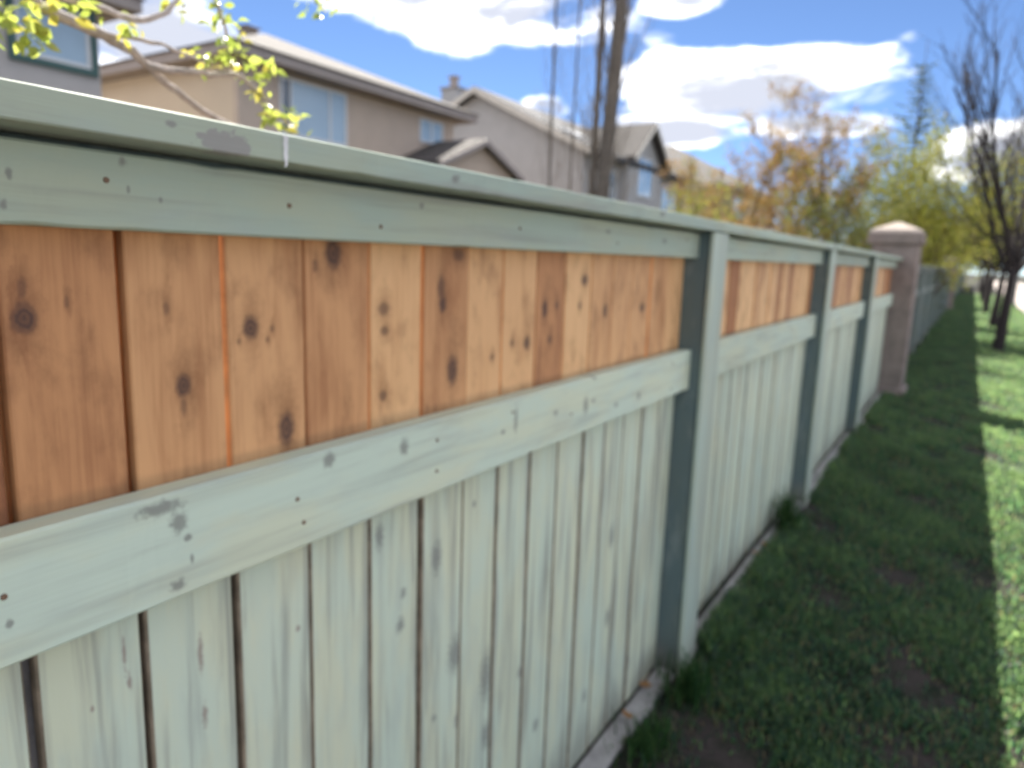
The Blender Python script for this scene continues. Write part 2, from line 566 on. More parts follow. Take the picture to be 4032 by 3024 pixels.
# ------------------------------------------------------------------ the near fence
fence = thing('board_fence', 'sage painted board fence with bare cedar boards between its upper rails', 'fence', (0, 0.05, 0))
TH = 0.019
GAPS = [0.0, 0.06, 0.200, 0.344, 0.479, 0.621, 0.761, 0.906, 1.047, 1.187, 1.320, 1.463, 1.606, 1.750, 1.886, 2.027, 2.175, 2.328, 2.487]
KN_BARE = [(0.367, 1.4874, 0.0142, 0.0173), (0.3672, 1.52, 0.0055, 0.0122), (0.4157, 1.5038, 0.0031, 0.0072), (0.5338, 1.4905, 0.0048, 0.0092), (0.5529, 1.3893, 0.0116, 0.0161),
           (0.5515, 1.3625, 0.0051, 0.0129), (0.6599, 1.4588, 0.0140, 0.0172), (0.6391, 1.4409, 0.0037, 0.0045), (0.6885, 1.4393, 0.004, 0.0047), (0.6976, 1.4552, 0.0046, 0.0052),
           (0.7198, 1.3005, 0.0150, 0.0268), (0.786, 1.5468, 0.0059, 0.0099), (0.8231, 1.5672, 0.0180, 0.0252), (0.9402, 1.473, 0.0146, 0.012), (0.9424, 1.4348, 0.0105, 0.0085),
           (0.9384, 1.3187, 0.0108, 0.0102), (1.098, 1.5063, 0.0111, 0.0257), (1.1038, 1.4753, 0.0113, 0.0167), (1.1385, 1.342, 0.0171, 0.0303), (1.1524, 1.5707, 0.0202, 0.0125),
           (1.2853, 1.3534, 0.0081, 0.0078), (1.4253, 1.3735, 0.0141, 0.016), (1.362, 1.3787, 0.0086, 0.0092), (1.5058, 1.4487, 0.0133, 0.0234), (1.5652, 1.4561, 0.0096, 0.0112),
           (1.5359, 1.3723, 0.011, 0.0121), (1.7083, 1.5159, 0.0169, 0.0147), (1.6877, 1.4493, 0.0091, 0.0106), (1.8424, 1.4297, 0.013, 0.0204), (2.1181, 1.4273, 0.0182, 0.0152)]
KN_PAINT = [(0.4544, 1.0516, 0.0030, 0.0221), (0.4593, 1.0105, 0.0037, 0.0134), (0.4066, 0.9986, 0.003, 0.0047), (0.5599, 1.0005, 0.005, 0.0293), (0.5629, 0.9027, 0.0051, 0.0201),
            (0.733, 0.9624, 0.0046, 0.0056), (1.0952, 0.9571, 0.0180, 0.0391), (0.9323, 1.0554, 0.0121, 0.0282), (1.0007, 0.9171, 0.0096, 0.0102), (0.9918, 0.8531, 0.0134, 0.0171),
            (1.170, 0.706, 0.0300, 0.0478), (1.2977, 0.5863, 0.0240, 0.0745), (1.4502, 0.5194, 0.0128, 0.0189), (1.3035, 0.4266, 0.0182, 0.0406), (1.5469, 0.31, 0.0147, 0.0207),
            (1.9828, 0.7158, 0.020, 0.0422), (1.990, 0.437, 0.0179, 0.036), (1.2317, 1.0326, 0.0074, 0.0094), (1.095, 0.5914, 0.0078, 0.0097), (1.1797, 0.5386, 0.0099, 0.0205),
            (1.8461, 0.2368, 0.0148, 0.0236), (2.19, 0.1775, 0.0178, 0.027)]
# tone of each bare board of the first bay (light -> dark) from the photograph
TONE = {2: .95, 3: .82, 4: .58, 5: .50, 6: .66, 7: .16, 8: .60, 9: .25, 10: .22, 11: .85, 12: .05, 13: .35, 14: .38, 15: .42, 16: .45, 17: .10}
L0, L1 = (0.75, 0.465, 0.235), (0.50, 0.235, 0.102)
D0, D1 = (0.49, 0.230, 0.092), (0.215, 0.080, 0.040)


def lerp(a, b, f):
    return tuple(a[i] + (b[i] - a[i]) * f for i in range(3))


rng = random.Random(11)
Z_BOT, Z_SPLIT, Z_TOP = 0.022, 1.195, 1.672
bare_me = box((-TH, -0.0680, 0), (0, 0.0680, Z_TOP - Z_SPLIT - .002), 0.0022, 1, 'bare_board')
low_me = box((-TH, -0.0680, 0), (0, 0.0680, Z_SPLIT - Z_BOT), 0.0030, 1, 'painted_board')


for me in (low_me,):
    me.materials.append(M['sage']); me.materials.append(plain('raw_edge_gap_shade', (0.25, 0.205, 0.15), 0.9, 0.45, 14.0))  # raw edge wood, toned dark to stand for shade between the boards
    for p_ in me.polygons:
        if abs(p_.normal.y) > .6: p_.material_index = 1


def boards(gaps, bay):
    for i in range(len(gaps) - 1):
        y0, y1 = gaps[i], gaps[i + 1]
        yc, w = (y0 + y1) / 2, (y1 - y0)
        gap = rng.uniform(.0050, .0080)
        if bay == 0 and i in (3, 4): gap = .0105
        dx = rng.uniform(-.003, .0015)
        mb, mp = M['bare'], M['sage']
        if bay == 0:
            tn = TONE.get(i, .4)
            kn = [(k[0] - yc, k[1] - Z_SPLIT - .002, k[2], k[3]) for k in KN_BARE if y0 <= k[0] < y1]
            mb = bare_wood('cedar_board', lerp(L0, L1, tn), lerp(D0, D1, tn), 0.52 - .10 * (tn - .4), kn, i * 1.37 + 2)
            sp = [((0, k[0] - yc, k[1] - Z_BOT), (0, k[2], k[3]), (0.20, 0.205, 0.195) if k[2] > .006 else (0.26, 0.19, 0.17), .75, .7) for k in KN_PAINT if y0 <= k[0] < y1]
            mp = paint('painted_board_coat', lerp(SAGE, (0.61, 0.645, 0.510), rng.random()), sp, 2, i * 1.91 + 1, False, 0.5 + .5 * (i / 17.0))
        o = add('bare_board', bare_me, mb, fence, world_loc=(dx, yc, Z_SPLIT + .002))
        o.scale = (1, (w - gap) / .136, 1)
        o.rotation_euler = (rng.uniform(-.002, .002), 0, rng.uniform(-.012, .012))
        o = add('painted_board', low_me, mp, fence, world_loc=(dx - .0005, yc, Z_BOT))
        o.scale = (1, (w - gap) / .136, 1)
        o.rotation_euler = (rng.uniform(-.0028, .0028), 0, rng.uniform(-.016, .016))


back_me = box((-.026 - TH, -0.065, .03), (-.026, 0.065, 1.19), 0, 1, 'back_board')
back_up = box((-.034 - TH, -0.05, 1.20), (-.034, 0.05, 1.66), 0, 1, 'back_board')


def back_boards(gaps):
    for g in gaps[1:-1]:
        add('back_board', back_me, M['grey_wood'], fence, world_loc=(0, g, 0))


PY = [0.05 - .14, 2.49, 4.93, 7.37]          # near side of each post
PW = 0.14
END = 10.13
boards(GAPS, 0)
back_boards(GAPS)
for g_ in GAPS[1:5]:
    add('back_board', back_up, M['bare'], fence, world_loc=(0, g_, 0))
for b_ in range(1, 4):
    s = PY[b_] + PW + .003
    e = (PY[b_ + 1] - .003) if b_ < 3 else END - .004
    n = 16 if b_ < 3 else 18
    g = [s + (e - s) * k / n + (rng.uniform(-.006, .006) if 0 < k < n else 0) for k in range(n + 1)]
    boards(g, b_)
    back_boards(g)

# rails: centre line positions, spots in world metres -> object space
DKS = (0.17, 0.17, 0.16)
MID_SPOTS = [(0.3097, 1.2023, 0.0029, 0.0044), (0.3124, 1.1702, 0.0037, 0.0062), (0.5204, 1.1994, 0.0056, 0.0054), (0.5245, 1.1692, 0.0030, 0.0077), (0.5082, 1.2239, 0.0132, 0.0149),
             (0.4856, 1.2485, 0.0305, 0.0094), (0.5037, 1.1403, 0.0111, 0.0087), (0.7651, 1.2474, 0.0129, 0.0136), (0.9414, 1.2311, 0.0122, 0.0168),
             (1.3145, 1.215, 0.0075, 0.0314), (1.2635, 1.1973, 0.009, 0.0058), (1.4986, 1.2005, 0.0111, 0.0073), (1.6595, 1.1929, 0.0131, 0.0254), (1.7064, 1.1986, 0.0109, 0.007),
             (2.0202, 1.1657, 0.0125, 0.0134), (1.8557, 1.1641, 0.0129, 0.0086), (1.7074, 1.2625, 0.0119, 0.0086)]
TOP_SPOTS = [(0.3492, 1.6357, 0.0036, 0.0062), (0.3417, 1.6051, 0.0035, 0.006), (0.4691, 1.6307, 0.0026, 0.0044), (0.5069, 1.6223, 0.0028, 0.0037), (0.4639, 1.660, 0.0055, 0.006),
             (0.9836, 1.6517, 0.0069, 0.0054), (1.7391, 1.6432, 0.0147, 0.0073), (2.1478, 1.633, 0.0208, 0.0087)]
NAILS_MID = [(0.7114, 1.1616), (0.700, 1.2016), (1.0352, 1.2254), (1.0352, 1.165), (1.5796, 1.1827), (0.3097, 1.2023), (2.30, 1.235), (2.30, 1.150), (1.3, 1.235)]
NAILS_TOP = [(0.4445, 1.6387), (0.6967, 1.6301), (0.8814, 1.6112), (1.3045, 1.6297), (1.80, 1.615), (2.35, 1.645), (0.33, 1.61)]
RX = 0.045
nail_me = None


def nail(parent, x, y, z):
    global nail_me
    if nail_me is None:
        bm = bmesh.new()
        bmesh.ops.create_cone(bm, cap_ends=True, segments=10, radius1=.0036, radius2=.0028, depth=.0022, matrix=Matrix.Rotation(math.pi / 2, 4, 'Y'))
        nail_me = mesh_from(bm, 'nail')
    add('nail', nail_me, M['rust'], parent, world_loc=(x + .0008, y, z))


def rail(y0, y1, z0, z1, mat, name, spots=(), seed=0.0, base=SAGE_RAIL, wear=.45, dz=0.0):
    yc, zc = (y0 + y1) / 2, (z0 + z1) / 2
    L = y1 - y0
    me = timber((.0035, -L / 2, z0 - zc), (RX, L / 2, z1 - zc), 0.003, int(y0 * 100 + z0 * 10), .00016, 8, name)
    if spots:
        ss = [((0, s_[0] - yc, s_[1] - zc), (0, s_[2], s_[3]), DKS, .72, .6) for s_ in spots]
        mat = paint(name + '_coat', base, ss, 1, seed, False, wear)
    return add(name, me, mat, fence, world_loc=(0, yc, zc + dz))


r1 = rail(PY[0] + PW + .002, 2.486, 1.122, 1.265, None, 'middle_rail', MID_SPOTS, 3.0)
for y, z in NAILS_MID:
    nail(r1, RX, y, z)
r2 = rail(PY[0] + PW + .002, 2.488, 1.5855, 1.6700, None, 'top_rail', TOP_SPOTS, 8.0, SAGE_TOP_SHADED, .6)
for y, z in NAILS_TOP:
    nail(r2, RX, y, z)
for b_ in range(1, 4):
    s = PY[b_] + PW + .002
    e = PY[b_ + 1] - .003 if b_ < 3 else END - .003
    dz = (0, .006, .004, .008)[b_]
    rr = rail(s, e, 1.122, 1.265, M['sage_h'], 'middle_rail', dz=dz)
    for f in (.03, .35, .66, .97):
        nail(rr, RX, s + (e - s) * f, 1.165 + dz); nail(rr, RX, s + (e - s) * f + .01, 1.225 + dz)
    rr = rail(s, e, 1.5855, 1.6700, M['sage_top_shaded'], 'top_rail')
    for f in (.03, .35, .66, .97):
        nail(rr, RX, s + (e - s) * f, 1.62)

for b_ in range(4):
    s = PY[b_] + PW + .002
    e = PY[b_ + 1] - .003 if b_ < 3 else END - .003
    add('slot_shade_strip', box((.002, -(e - s) / 2, 1.6705), (.022, (e - s) / 2, 1.6765)), M['post'], fence, world_loc=(0, (s + e) / 2, 0))  # dark strip added to stand for the shade in the slot under the cap

# posts with their face boards
post_me = box((-.055, 0, -.06), (.084, PW, 1.6765), 0.004, 1, 'post')
groove_me = box((.084, -.012, -.03), (.099, PW + .012, 1.6760), 0.0025, 1, 'face_board')
for i, y in enumerate(PY):
    p = add('post', post_me, M['post'], fence, world_loc=(0, y, 0))
    p.rotation_euler = ((0, .0015, -.005, .004)[i], 0, 0)
    add('face_board', groove_me, M['face'], p, (0.0005, 0, 0))

# cap boards
CAP_SPOTS = [((.104, 0.555, 1.6884), (0.04, 0.0362, 0.0150), (0.25, 0.245, 0.235), .9, .12), ((.104, 0.300, 1.6794), (.04, 0.0148, 0.0140), (0.25, 0.245, 0.235), .9, .12),
             ((.104, 0.487, 1.7004), (.03, 0.0076, 0.0033), (0.20, 0.20, 0.19), .8, .5), ((.104, 1.001, 1.6958), (.03, 0.0118, 0.008), (0.16, 0.155, 0.15), .8, .5),
             ((.104, 1.9628, 1.7017), (.03, 0.0206, 0.0076), (0.14, 0.135, 0.13), .8, .5)]
CZ0, CZ1 = 1.6790, 1.7140
cuts = [PY[0] - 1.2, 2.565, 5.005, 7.445, END - .003]
for i in range(4):
    y0, y1 = cuts[i] + (.0015 if i else 0), cuts[i + 1] - .0015
    yc, zc = (y0 + y1) / 2, (CZ0 + CZ1) / 2
    me = timber((-.065, -(y1 - y0) / 2, CZ0 - zc), (.104, (y1 - y0) / 2, CZ1 - zc), 0.0018, 40 + i, .00022, 22, 'cap_board')
    mt = M['sage_top_shaded']
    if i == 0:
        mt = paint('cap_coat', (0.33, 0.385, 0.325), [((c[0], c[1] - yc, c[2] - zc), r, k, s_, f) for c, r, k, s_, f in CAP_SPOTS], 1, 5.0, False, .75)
    c = add('cap_board', me, mt, fence, world_loc=((0, -.002, .003, -.001)[i], yc, zc + (0, .0012, .0022, .0004)[i]))
    if i == 0:      # a chalky dried run on the edge of the cap
        rt = random.Random(8)
        lf_ = [(.1042, .6378 + .0012 * rt.uniform(-1, 1) + .0022 * q / 7, 1.7125 - .040 * q / 7) for q in range(8)]
        rt_ = [(.1042, .6462 + .0012 * rt.uniform(-1, 1) - .0016 * q / 7, 1.7125 - .037 * q / 7) for q in range(8)]
        v = rt_ + lf_[::-1]
        v = v + [(a + .0010, b, c_) for a, b, c_ in v]
        n = len(v) // 2
        f = [tuple(range(n, 2 * n))] + [(k, (k + 1) % n, n + (k + 1) % n, n + k) for k in range(n)]
        o = add('dried_drip', pydata('dried_drip', [(a, b - yc, c_ - zc) for a, b, c_ in v], f), M['chalk'], c)

# weathered kickboards lying along the foot of the boards
for b_ in range(4):
    s = PY[b_] + PW + .006
    e = PY[b_ + 1] - .006 if b_ < 3 else END - .005
    me = timber((.008, -(e - s) / 2, -.035), (.082, (e - s) / 2, .028), 0.005, 60 + b_, .0025, 16, 'kickboard')
    o = add('kickboard', me, M['grey_wood'], fence, world_loc=((.0, .006, .002, .004)[b_], (s + e) / 2, 0.0))
    o.rotation_euler = (0, .10, 0)

# ------------------------------------------------------------------ pillars and the fence beyond
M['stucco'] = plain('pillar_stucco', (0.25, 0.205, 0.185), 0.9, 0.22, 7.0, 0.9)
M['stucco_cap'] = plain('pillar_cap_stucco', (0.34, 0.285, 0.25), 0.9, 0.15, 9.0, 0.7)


def pillar(y, label, s=1.0):
    p = thing('stucco_pillar', label, 'pillar', (-.01, y, 0), 'pillars between the runs of fence')
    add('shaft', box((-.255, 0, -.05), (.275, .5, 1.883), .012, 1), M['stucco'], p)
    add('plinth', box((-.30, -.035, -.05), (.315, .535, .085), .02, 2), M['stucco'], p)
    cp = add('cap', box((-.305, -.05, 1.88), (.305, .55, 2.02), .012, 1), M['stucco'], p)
    bm = bmesh.new()
    lo = [bm.verts.new(q) for q in ((-.30, -.045, 2.018), (.30, -.045, 2.018), (.30, .545, 2.018), (-.30, .545, 2.018))]
    md = [bm.verts.new(q) for q in ((-.27, -.015, 2.055), (.27, -.015, 2.055), (.27, .515, 2.055), (-.27, .515, 2.055))]
    tp = [bm.verts.new(q) for q in ((-.03, .22, 2.155), (.03, .22, 2.155), (.03, .28, 2.155), (-.03, .28, 2.155))]
    for a, b in ((lo, md), (md, tp)):
        for i in range(4):
            bm.faces.new((a[i], a[(i + 1) % 4], b[(i + 1) % 4], b[i]))
    bm.faces.new(tp)
    bm.faces.new(lo[::-1])
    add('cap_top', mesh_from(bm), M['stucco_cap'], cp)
    return p


pillar(10.14, 'brown stucco pillar with peaked cap ending the bare cedar fence')
pillar(35.2, 'brown stucco pillar half way along the slate green fence')

far = thing('board_fence', 'long slate green board fence running on beyond the stucco pillar', 'fence', (0, 10.66, 0))


def far_bay(y0, y1):
    n = 16
    lst = []
    for k in range(n):
        a = y0 + (y1 - y0) * k / n
        lst.append(((-TH + (k % 3) * .002, a + .0005, .03), ((k % 3) * .004, y0 + (y1 - y0) * (k + 1) / n - .0005, 1.618)))
    yc = (y0 + y1) / 2
    me = boxes([((a[0], a[1] - yc, a[2]), (b[0], b[1] - yc, b[2])) for a, b in lst])
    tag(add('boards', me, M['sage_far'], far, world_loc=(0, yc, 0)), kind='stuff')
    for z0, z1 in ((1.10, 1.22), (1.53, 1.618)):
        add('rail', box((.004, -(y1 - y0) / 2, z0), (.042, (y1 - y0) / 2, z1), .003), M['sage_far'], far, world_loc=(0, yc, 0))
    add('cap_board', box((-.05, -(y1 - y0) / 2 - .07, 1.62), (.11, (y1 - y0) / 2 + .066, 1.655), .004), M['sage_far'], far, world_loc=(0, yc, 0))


fpost = box((-.055, 0, -.05), (.09, PW, 1.618), .004)
y = 10.66
k = 0
while y < 84:
    if 34.6 < y < 35.4:
        y = 35.72
    y1 = min(y + 2.28, 35.13) if y < 35 else y + 2.28
    far_bay(y + .002, y1 - .002)
    if y1 < 35.0 or y1 > 36:
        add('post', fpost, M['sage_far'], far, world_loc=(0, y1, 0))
    y = y1 + PW if y1 < 35.0 or y1 > 36 else 35.2
    k += 1

# ------------------------------------------------------------------ houses
M['shingle'] = plain('roof_shingles', (0.085, 0.076, 0.072), 0.9, 0.25, 14.0, 0.8)
M['shingle_dark'] = plain('roof_shingles_dark', (0.075, 0.075, 0.08), 0.9, 0.25, 14.0, 0.8)
M['soffit'] = plain('soffit_brown', (0.33, 0.265, 0.215), 0.7, 0.06, 3.0)
M['fascia'] = plain('fascia_taupe', (0.36, 0.31, 0.285), 0.6, 0.06, 3.0)
M['fascia_cream'] = plain('fascia_cream', (0.62, 0.57, 0.50), 0.6, 0.06, 3.0)
M['stucco_grey'] = plain('stucco_grey', (0.50, 0.47, 0.45), 0.9, 0.05, 2.0, 0.3)
M['stucco_mauve'] = plain('stucco_mauve', (0.58, 0.47, 0.38), 0.9, 0.05, 2.0, 0.3)
M['stucco_blue'] = plain('stucco_blue_grey', (0.43, 0.415, 0.405), 0.9, 0.05, 2.0, 0.3)
M['frame_white'] = plain('window_vinyl', (0.74, 0.74, 0.74), 0.45, 0.03, 5.0)
M['trim_green'] = plain('trim_green', (0.075, 0.14, 0.13), 0.6, 0.08, 5.0)


def glass():
    mt, t, b = new_mat('window_glass', 0.04, 0.9)
    b.inputs['Base Color'].default_value = (0.20, 0.30, 0.38, 1)
    b.inputs['Coat Weight'].default_value = 1.0
    b.inputs['Coat Roughness'].default_value = 0.02
    b.inputs['Coat IOR'].default_value = 2.2
    return mt


M['glass'] = glass()
M['blind'] = plain('window_blind', (0.42, 0.55, 0.66), 0.12, 0.04, 2.0, spec=0.8)
M['dark_glass'] = plain('window_dark', (0.05, 0.08, 0.12), 0.08, 0.04, 2.0, spec=0.8)


def siding(name, c):
    mt, t, b = new_mat(name, 0.6, 0.3)
    tc = t.n.new('ShaderNodeTexCoord')
    z = t.sep(tc.outputs['Object'])[2]
    fr = t.math('FRACT', t.math('MULTIPLY', z, 1 / .115))
    ln = t.smooth(fr, 0.0, 0.14)
    n = t.noise(tc.outputs['Object'], 1.5, 4.0)
    cc = t.mix(n, tuple(q * .94 for q in c), tuple(q * 1.05 for q in c))
    t.l.new(cc, b.inputs['Base Color'])
    bp = t.n.new('ShaderNodeBump')
    bp.inputs['Strength'].default_value = 0.9
    bp.inputs['Distance'].default_value = 0.03
    t.l.new(t.math('ADD', ln, t.math('MULTIPLY', fr, -.6)), bp.inputs['Height'])
    t.l.new(bp.outputs[0], b.inputs['Normal'])
    return mt


M['siding'] = siding('beige_siding', (0.68, 0.56, 0.42))


def window(house, x, y0, y1, z0, z1, mull=(), trim=None, panes=None, w=.06):
    """window in a wall that faces +x; each pane its own piece"""
    f = add('window', boxes([((x - .02, y0, z0), (x + .05, y0 + w, z1)), ((x - .02, y1 - w, z0), (x + .05, y1, z1)),
                             ((x - .02, y0 + w, z0), (x + .047, y1 - w, z0 + w)), ((x - .02, y0 + w, z1 - w), (x + .047, y1 - w, z1))]), M['frame_white'], house, world_loc=(0, 0, 0))
    ys = [y0 + w] + [q for q in mull] + [y1 - w]
    for i in range(len(ys) - 1):
        a, b = ys[i], ys[i + 1]
        if i < len(ys) - 2:
            add('mullion', box((x - .015, b - .025, z0 + w), (x + .044, b + .025, z1 - w)), M['frame_white'], f, world_loc=(0, 0, 0))
        mt = (panes[i] if panes else M['glass'])
        add('pane', box((x - .015, a + (.026 if i else .001), z0 + w + .001), (x + .02, b - (.026 if i < len(ys) - 2 else .001), z1 - w - .001)), mt, f, world_loc=(0, 0, 0))
    if trim:
        tw = .10
        add('window_trim', boxes([((x - .02, y0 - tw, z0 - tw), (x + .07, y0 - .001, z1 + tw)), ((x - .02, y1 + .001, z0 - tw), (x + .07, y1 + tw, z1 + tw)),
                                  ((x - .02, y0, z0 - tw), (x + .068, y1, z0 - .001)), ((x - .02, y0, z1 + .001), (x + .068, y1, z1 + tw))]), trim, f, world_loc=(0, 0, 0))
    return f


def hip_roof(house, x0, x1, y0, y1, z, pitch, ov, ridge_axis, mroof, mfas, msof, fas=.2):
    """x0<x1, y0<y1 wall lines, z = soffit height"""
    X0, X1, Y0, Y1 = x0 - ov, x1 + ov, y0 - ov, y1 + ov
    h = min(X1 - X0, Y1 - Y0) / 2
    zt = z + fas
    r = add('roof', boxes([((X0, Y0, z), (X1, Y1, z + .012))]), msof, house, world_loc=(0, 0, 0))
    r.name = 'soffit'
    d = .035
    add('fascia', boxes([((X1 - d, Y0, z + .013), (X1, Y1, zt)), ((X0, Y0, z + .013), (X0 + d, Y1, zt)),
                         ((X0 + d, Y0, z + .013), (X1 - d, Y0 + d, zt)), ((X0 + d, Y1 - d, z + .013), (X1 - d, Y1, zt))]), mfas, house, world_loc=(0, 0, 0))
    e = .05
    A = [(X0 - e, Y0 - e), (X1 + e, Y0 - e), (X1 + e, Y1 + e), (X0 - e, Y1 + e)]
    hh = h + e
    if ridge_axis == 'x':
        ym = (Y0 + Y1) / 2
        top = [(X0 - e + hh, ym), (X1 + e - hh, ym)]
        F = [(0, 1, 5, 4), (1, 2, 5), (2, 3, 4, 5), (3, 0, 4)]
    else:
        xm = (X0 + X1) / 2
        top = [(xm, Y0 - e + hh), (xm, Y1 + e - hh)]
        F = [(0, 1, 4), (1, 2, 5, 4), (2, 3, 5), (3, 0, 4, 5)]
    V = [(a, b, zt + .02) for a, b in A] + [(a, b, zt + .02 + hh * pitch) for a, b in top]
    V += [(a, b, c - .02) for a, b, c in V]
    F2 = F + [tuple(i + 6 for i in f[::-1]) for f in F] + [(i, i + 6, (i + 1) % 4 + 6, (i + 1) % 4) for i in range(4)]
    me = pydata('roof', V, F2)
    return add('roof', me, mroof, house, world_loc=(0, 0, 0))


def gable_roof(house, axis, lo, hi, c, half, ze, pitch, mroof, mfas, th=.2, ov=.4, name='roof', rake=True):
    """axis 'y': ridge runs along y from lo to hi at x=c; axis 'x': ridge along x at y=c. ze = eave height at 'half'"""
    H = half + ov
    zr = ze + half * pitch
    zl = ze - ov * pitch
    prof = [(-H, zl), (0, zr), (H, zl)]
    def P(s, u, z):
        return (c + s, u, z) if axis == 'y' else (u, c + s, z)
    V, F = [], []
    for u in (lo, hi):
        for s, z in prof:
            V.append(P(s, u, z + th))
        for s, z in prof:
            V.append(P(s, u, z))
    F += [(0, 1, 7, 6), (1, 2, 8, 7), (3, 9, 10, 4), (4, 10, 11, 5), (0, 6, 9, 3), (2, 5, 11, 8), (0, 3, 4, 1), (1, 4, 5, 2), (6, 7, 10, 9), (7, 8, 11, 10)]
    r = add(name, pydata('roof', V, F), mroof, house, world_loc=(0, 0, 0))
    if rake:                                  # barge boards on both gable ends
        for u, s_ in ((lo, -1), (hi, 1)):
            V, F = [], []
            b = 0
            for dd in (.006, .05):
                for s, z in prof:
                    V.append(P(s * 1.002, u + s_ * dd, z + th - .03))
                for s, z in prof:
                    V.append(P(s * 1.002, u + s_ * dd, z - .04))
            F += [tuple(b + q for q in f) for f in ((0, 1, 7, 6), (1, 2, 8, 7), (3, 9, 10, 4), (4, 10, 11, 5), (0, 6, 9, 3), (2, 5, 11, 8), (0, 3, 4, 1), (1, 4, 5, 2), (6, 7, 10, 9), (7, 8, 11, 10))]
            add('barge_board', pydata('barge', V, F), mfas, r, (0, 0, 0))
    return r


def gable_wall(house, axis, u0, u1, c, half, z0, ze, pitch, mat, name='wall'):
    zr = ze + half * pitch
    prof = [(-half, z0), (half, z0), (half, ze), (0, zr), (-half, ze)]
    V = []
    for u in (u0, u1):
        for s, z in prof:
            V.append((c + s, u, z) if axis == 'y' else (u, c + s, z))
    F = [(0, 1, 2, 3, 4), (9, 8, 7, 6, 5)] + [(i, (i + 1) % 5, (i + 1) % 5 + 5, i + 5) for i in range(5)]
    bm = bmesh.new()
    vs = [bm.verts.new(v) for v in V]
    for f in F:
        bm.faces.new([vs[i] for i in f])
    bmesh.ops.recalc_face_normals(bm, faces=bm.faces)
    return add(name, mesh_from(bm), mat, house, world_loc=(0, 0, 0))


WX = -11.94
# house with the green trimmed window
h = thing('house', 'grey stucco house with a dark green trimmed upstairs window', 'house', (-16, 2, 0))
add('wall', box((-22, -4, -.1), (WX, 7.0, 5.40)), M['stucco_grey'], h, world_loc=(0, 0, 0))
window(h, WX, 5.72, 6.84, 4.40, 5.24, trim=M['trim_green'], panes=[M['blind']])
window(h, WX, 1.2, 3.2, 4.2, 5.24, (2.2,), trim=M['trim_green'])
window(h, WX, 3.6, 6.2, 0.4, 2.5, (4.9,), trim=M['trim_green'])
hip_roof(h, -22, WX, -4, 7.0, 5.401, .40, .5, 'y', M['shingle'], M['fascia'], M['soffit'])

# hip roofed house with the wide window
h = thing('house', 'taupe house with hip roof, wide three pane window and beige sided flank', 'house', (-16, 13, 0))
add('wall', box((-22.2, 9.75, -.1), (WX - .002, 16.8, 5.249)), M['stucco_mauve'], h, world_loc=(0, 0, 0))
add('siding', box((-22.1, 9.70, .3), (WX - .12, 9.748, 5.247)), M['siding'], h, world_loc=(0, 0, 0))
add('corner_trim', box((WX - .118, 9.69, .2), (WX + .02, 9.83, 5.246)), M['stucco_mauve'], h, world_loc=(0, 0, 0))
window(h, WX, 10.72, 12.66, 3.98, 5.17, (11.02, 12.14), panes=[M['dark_glass'], M['blind'], M['blind']])
window(h, WX, 15.30, 16.28, 4.50, 5.10, (15.8,), panes=[M['blind'], M['blind']], w=.045)
window(h, WX, 10.6, 12.8, .5, 2.5, (11.7,))
rf = hip_roof(h, -22.2, WX, 9.75, 16.8, 5.25, .40, .48, 'x', M['shingle'], M['fascia'], M['soffit'])
add('roof_vent', boxes([((-16.3, 13.1, 6.95), (-15.95, 13.45, 7.28)), ((-16.36, 13.04, 7.281), (-15.89, 13.51, 7.32))]), M['soffit'], rf, world_loc=(0, 0, 0))
# single storey wing with its own gable
gable_wall(h, 'x', WX - 2, -10.5, 16.05, 1.62, -.1, 3.80, .41, M['stucco_mauve'], 'wing_wall')
gable_roof(h, 'x', WX - 2.2, -10.30, 16.05, 1.62, 3.80, .41, M['shingle'], M['fascia'], .14, .3, 'wing_roof')

# gabled grey house with chimney and cross gable
h = thing('house', 'blue grey gabled house with chimney and steep cross gable', 'house', (-17, 30, 0))
GC, GH = .86 - 17.7, 4.85
gable_wall(h, 'y', 24.9, 36.2, GC, GH, -.1, 5.62, .49, M['stucco_blue'])
rf = gable_roof(h, 'y', 24.5, 36.5, GC, GH, 5.64, .49, M['shingle_dark'], M['fascia_cream'], .22, .45)
ch = add('chimney', box((-19.98, 26.4, 6.2), (-19.12, 27.2, 8.75), .02), M['stucco_blue'], rf, world_loc=(0, 0, 0))
add('chimney_cap', boxes([((-20.04, 26.34, 8.751), (-19.06, 27.26, 8.84)), ((-19.72, 26.66, 8.841), (-19.42, 26.94, 9.28)), ((-19.79, 26.59, 9.281), (-19.35, 27.01, 9.34))]), M['fascia'], rf, world_loc=(0, 0, 0))
add('skylight', box((-.32, -.5, 0), (.32, .5, .09), .015), M['frame_white'], rf, world_loc=(-13.0, 25.9, 6.36)).rotation_euler = (0, math.atan(.49), 0)
gable_wall(h, 'x', -16, -11.60, 29.95, 1.75, -.1, 5.75, .80, M['stucco_blue'], 'cross_gable_wall')
gable_roof(h, 'x', -16.2, -11.2, 29.95, 1.75, 5.77, .80, M['shingle'], M['fascia_cream'], .18, .25, 'cross_gable_roof')
window(h, -11.60, 29.2, 30.7, 4.3, 5.9, (29.95,))
window(h, WX - .05, 26.0, 27.8, 3.9, 5.1, (26.9,))
window(h, WX - .05, 33.0, 35.0, 3.9, 5.1, (34.0,))

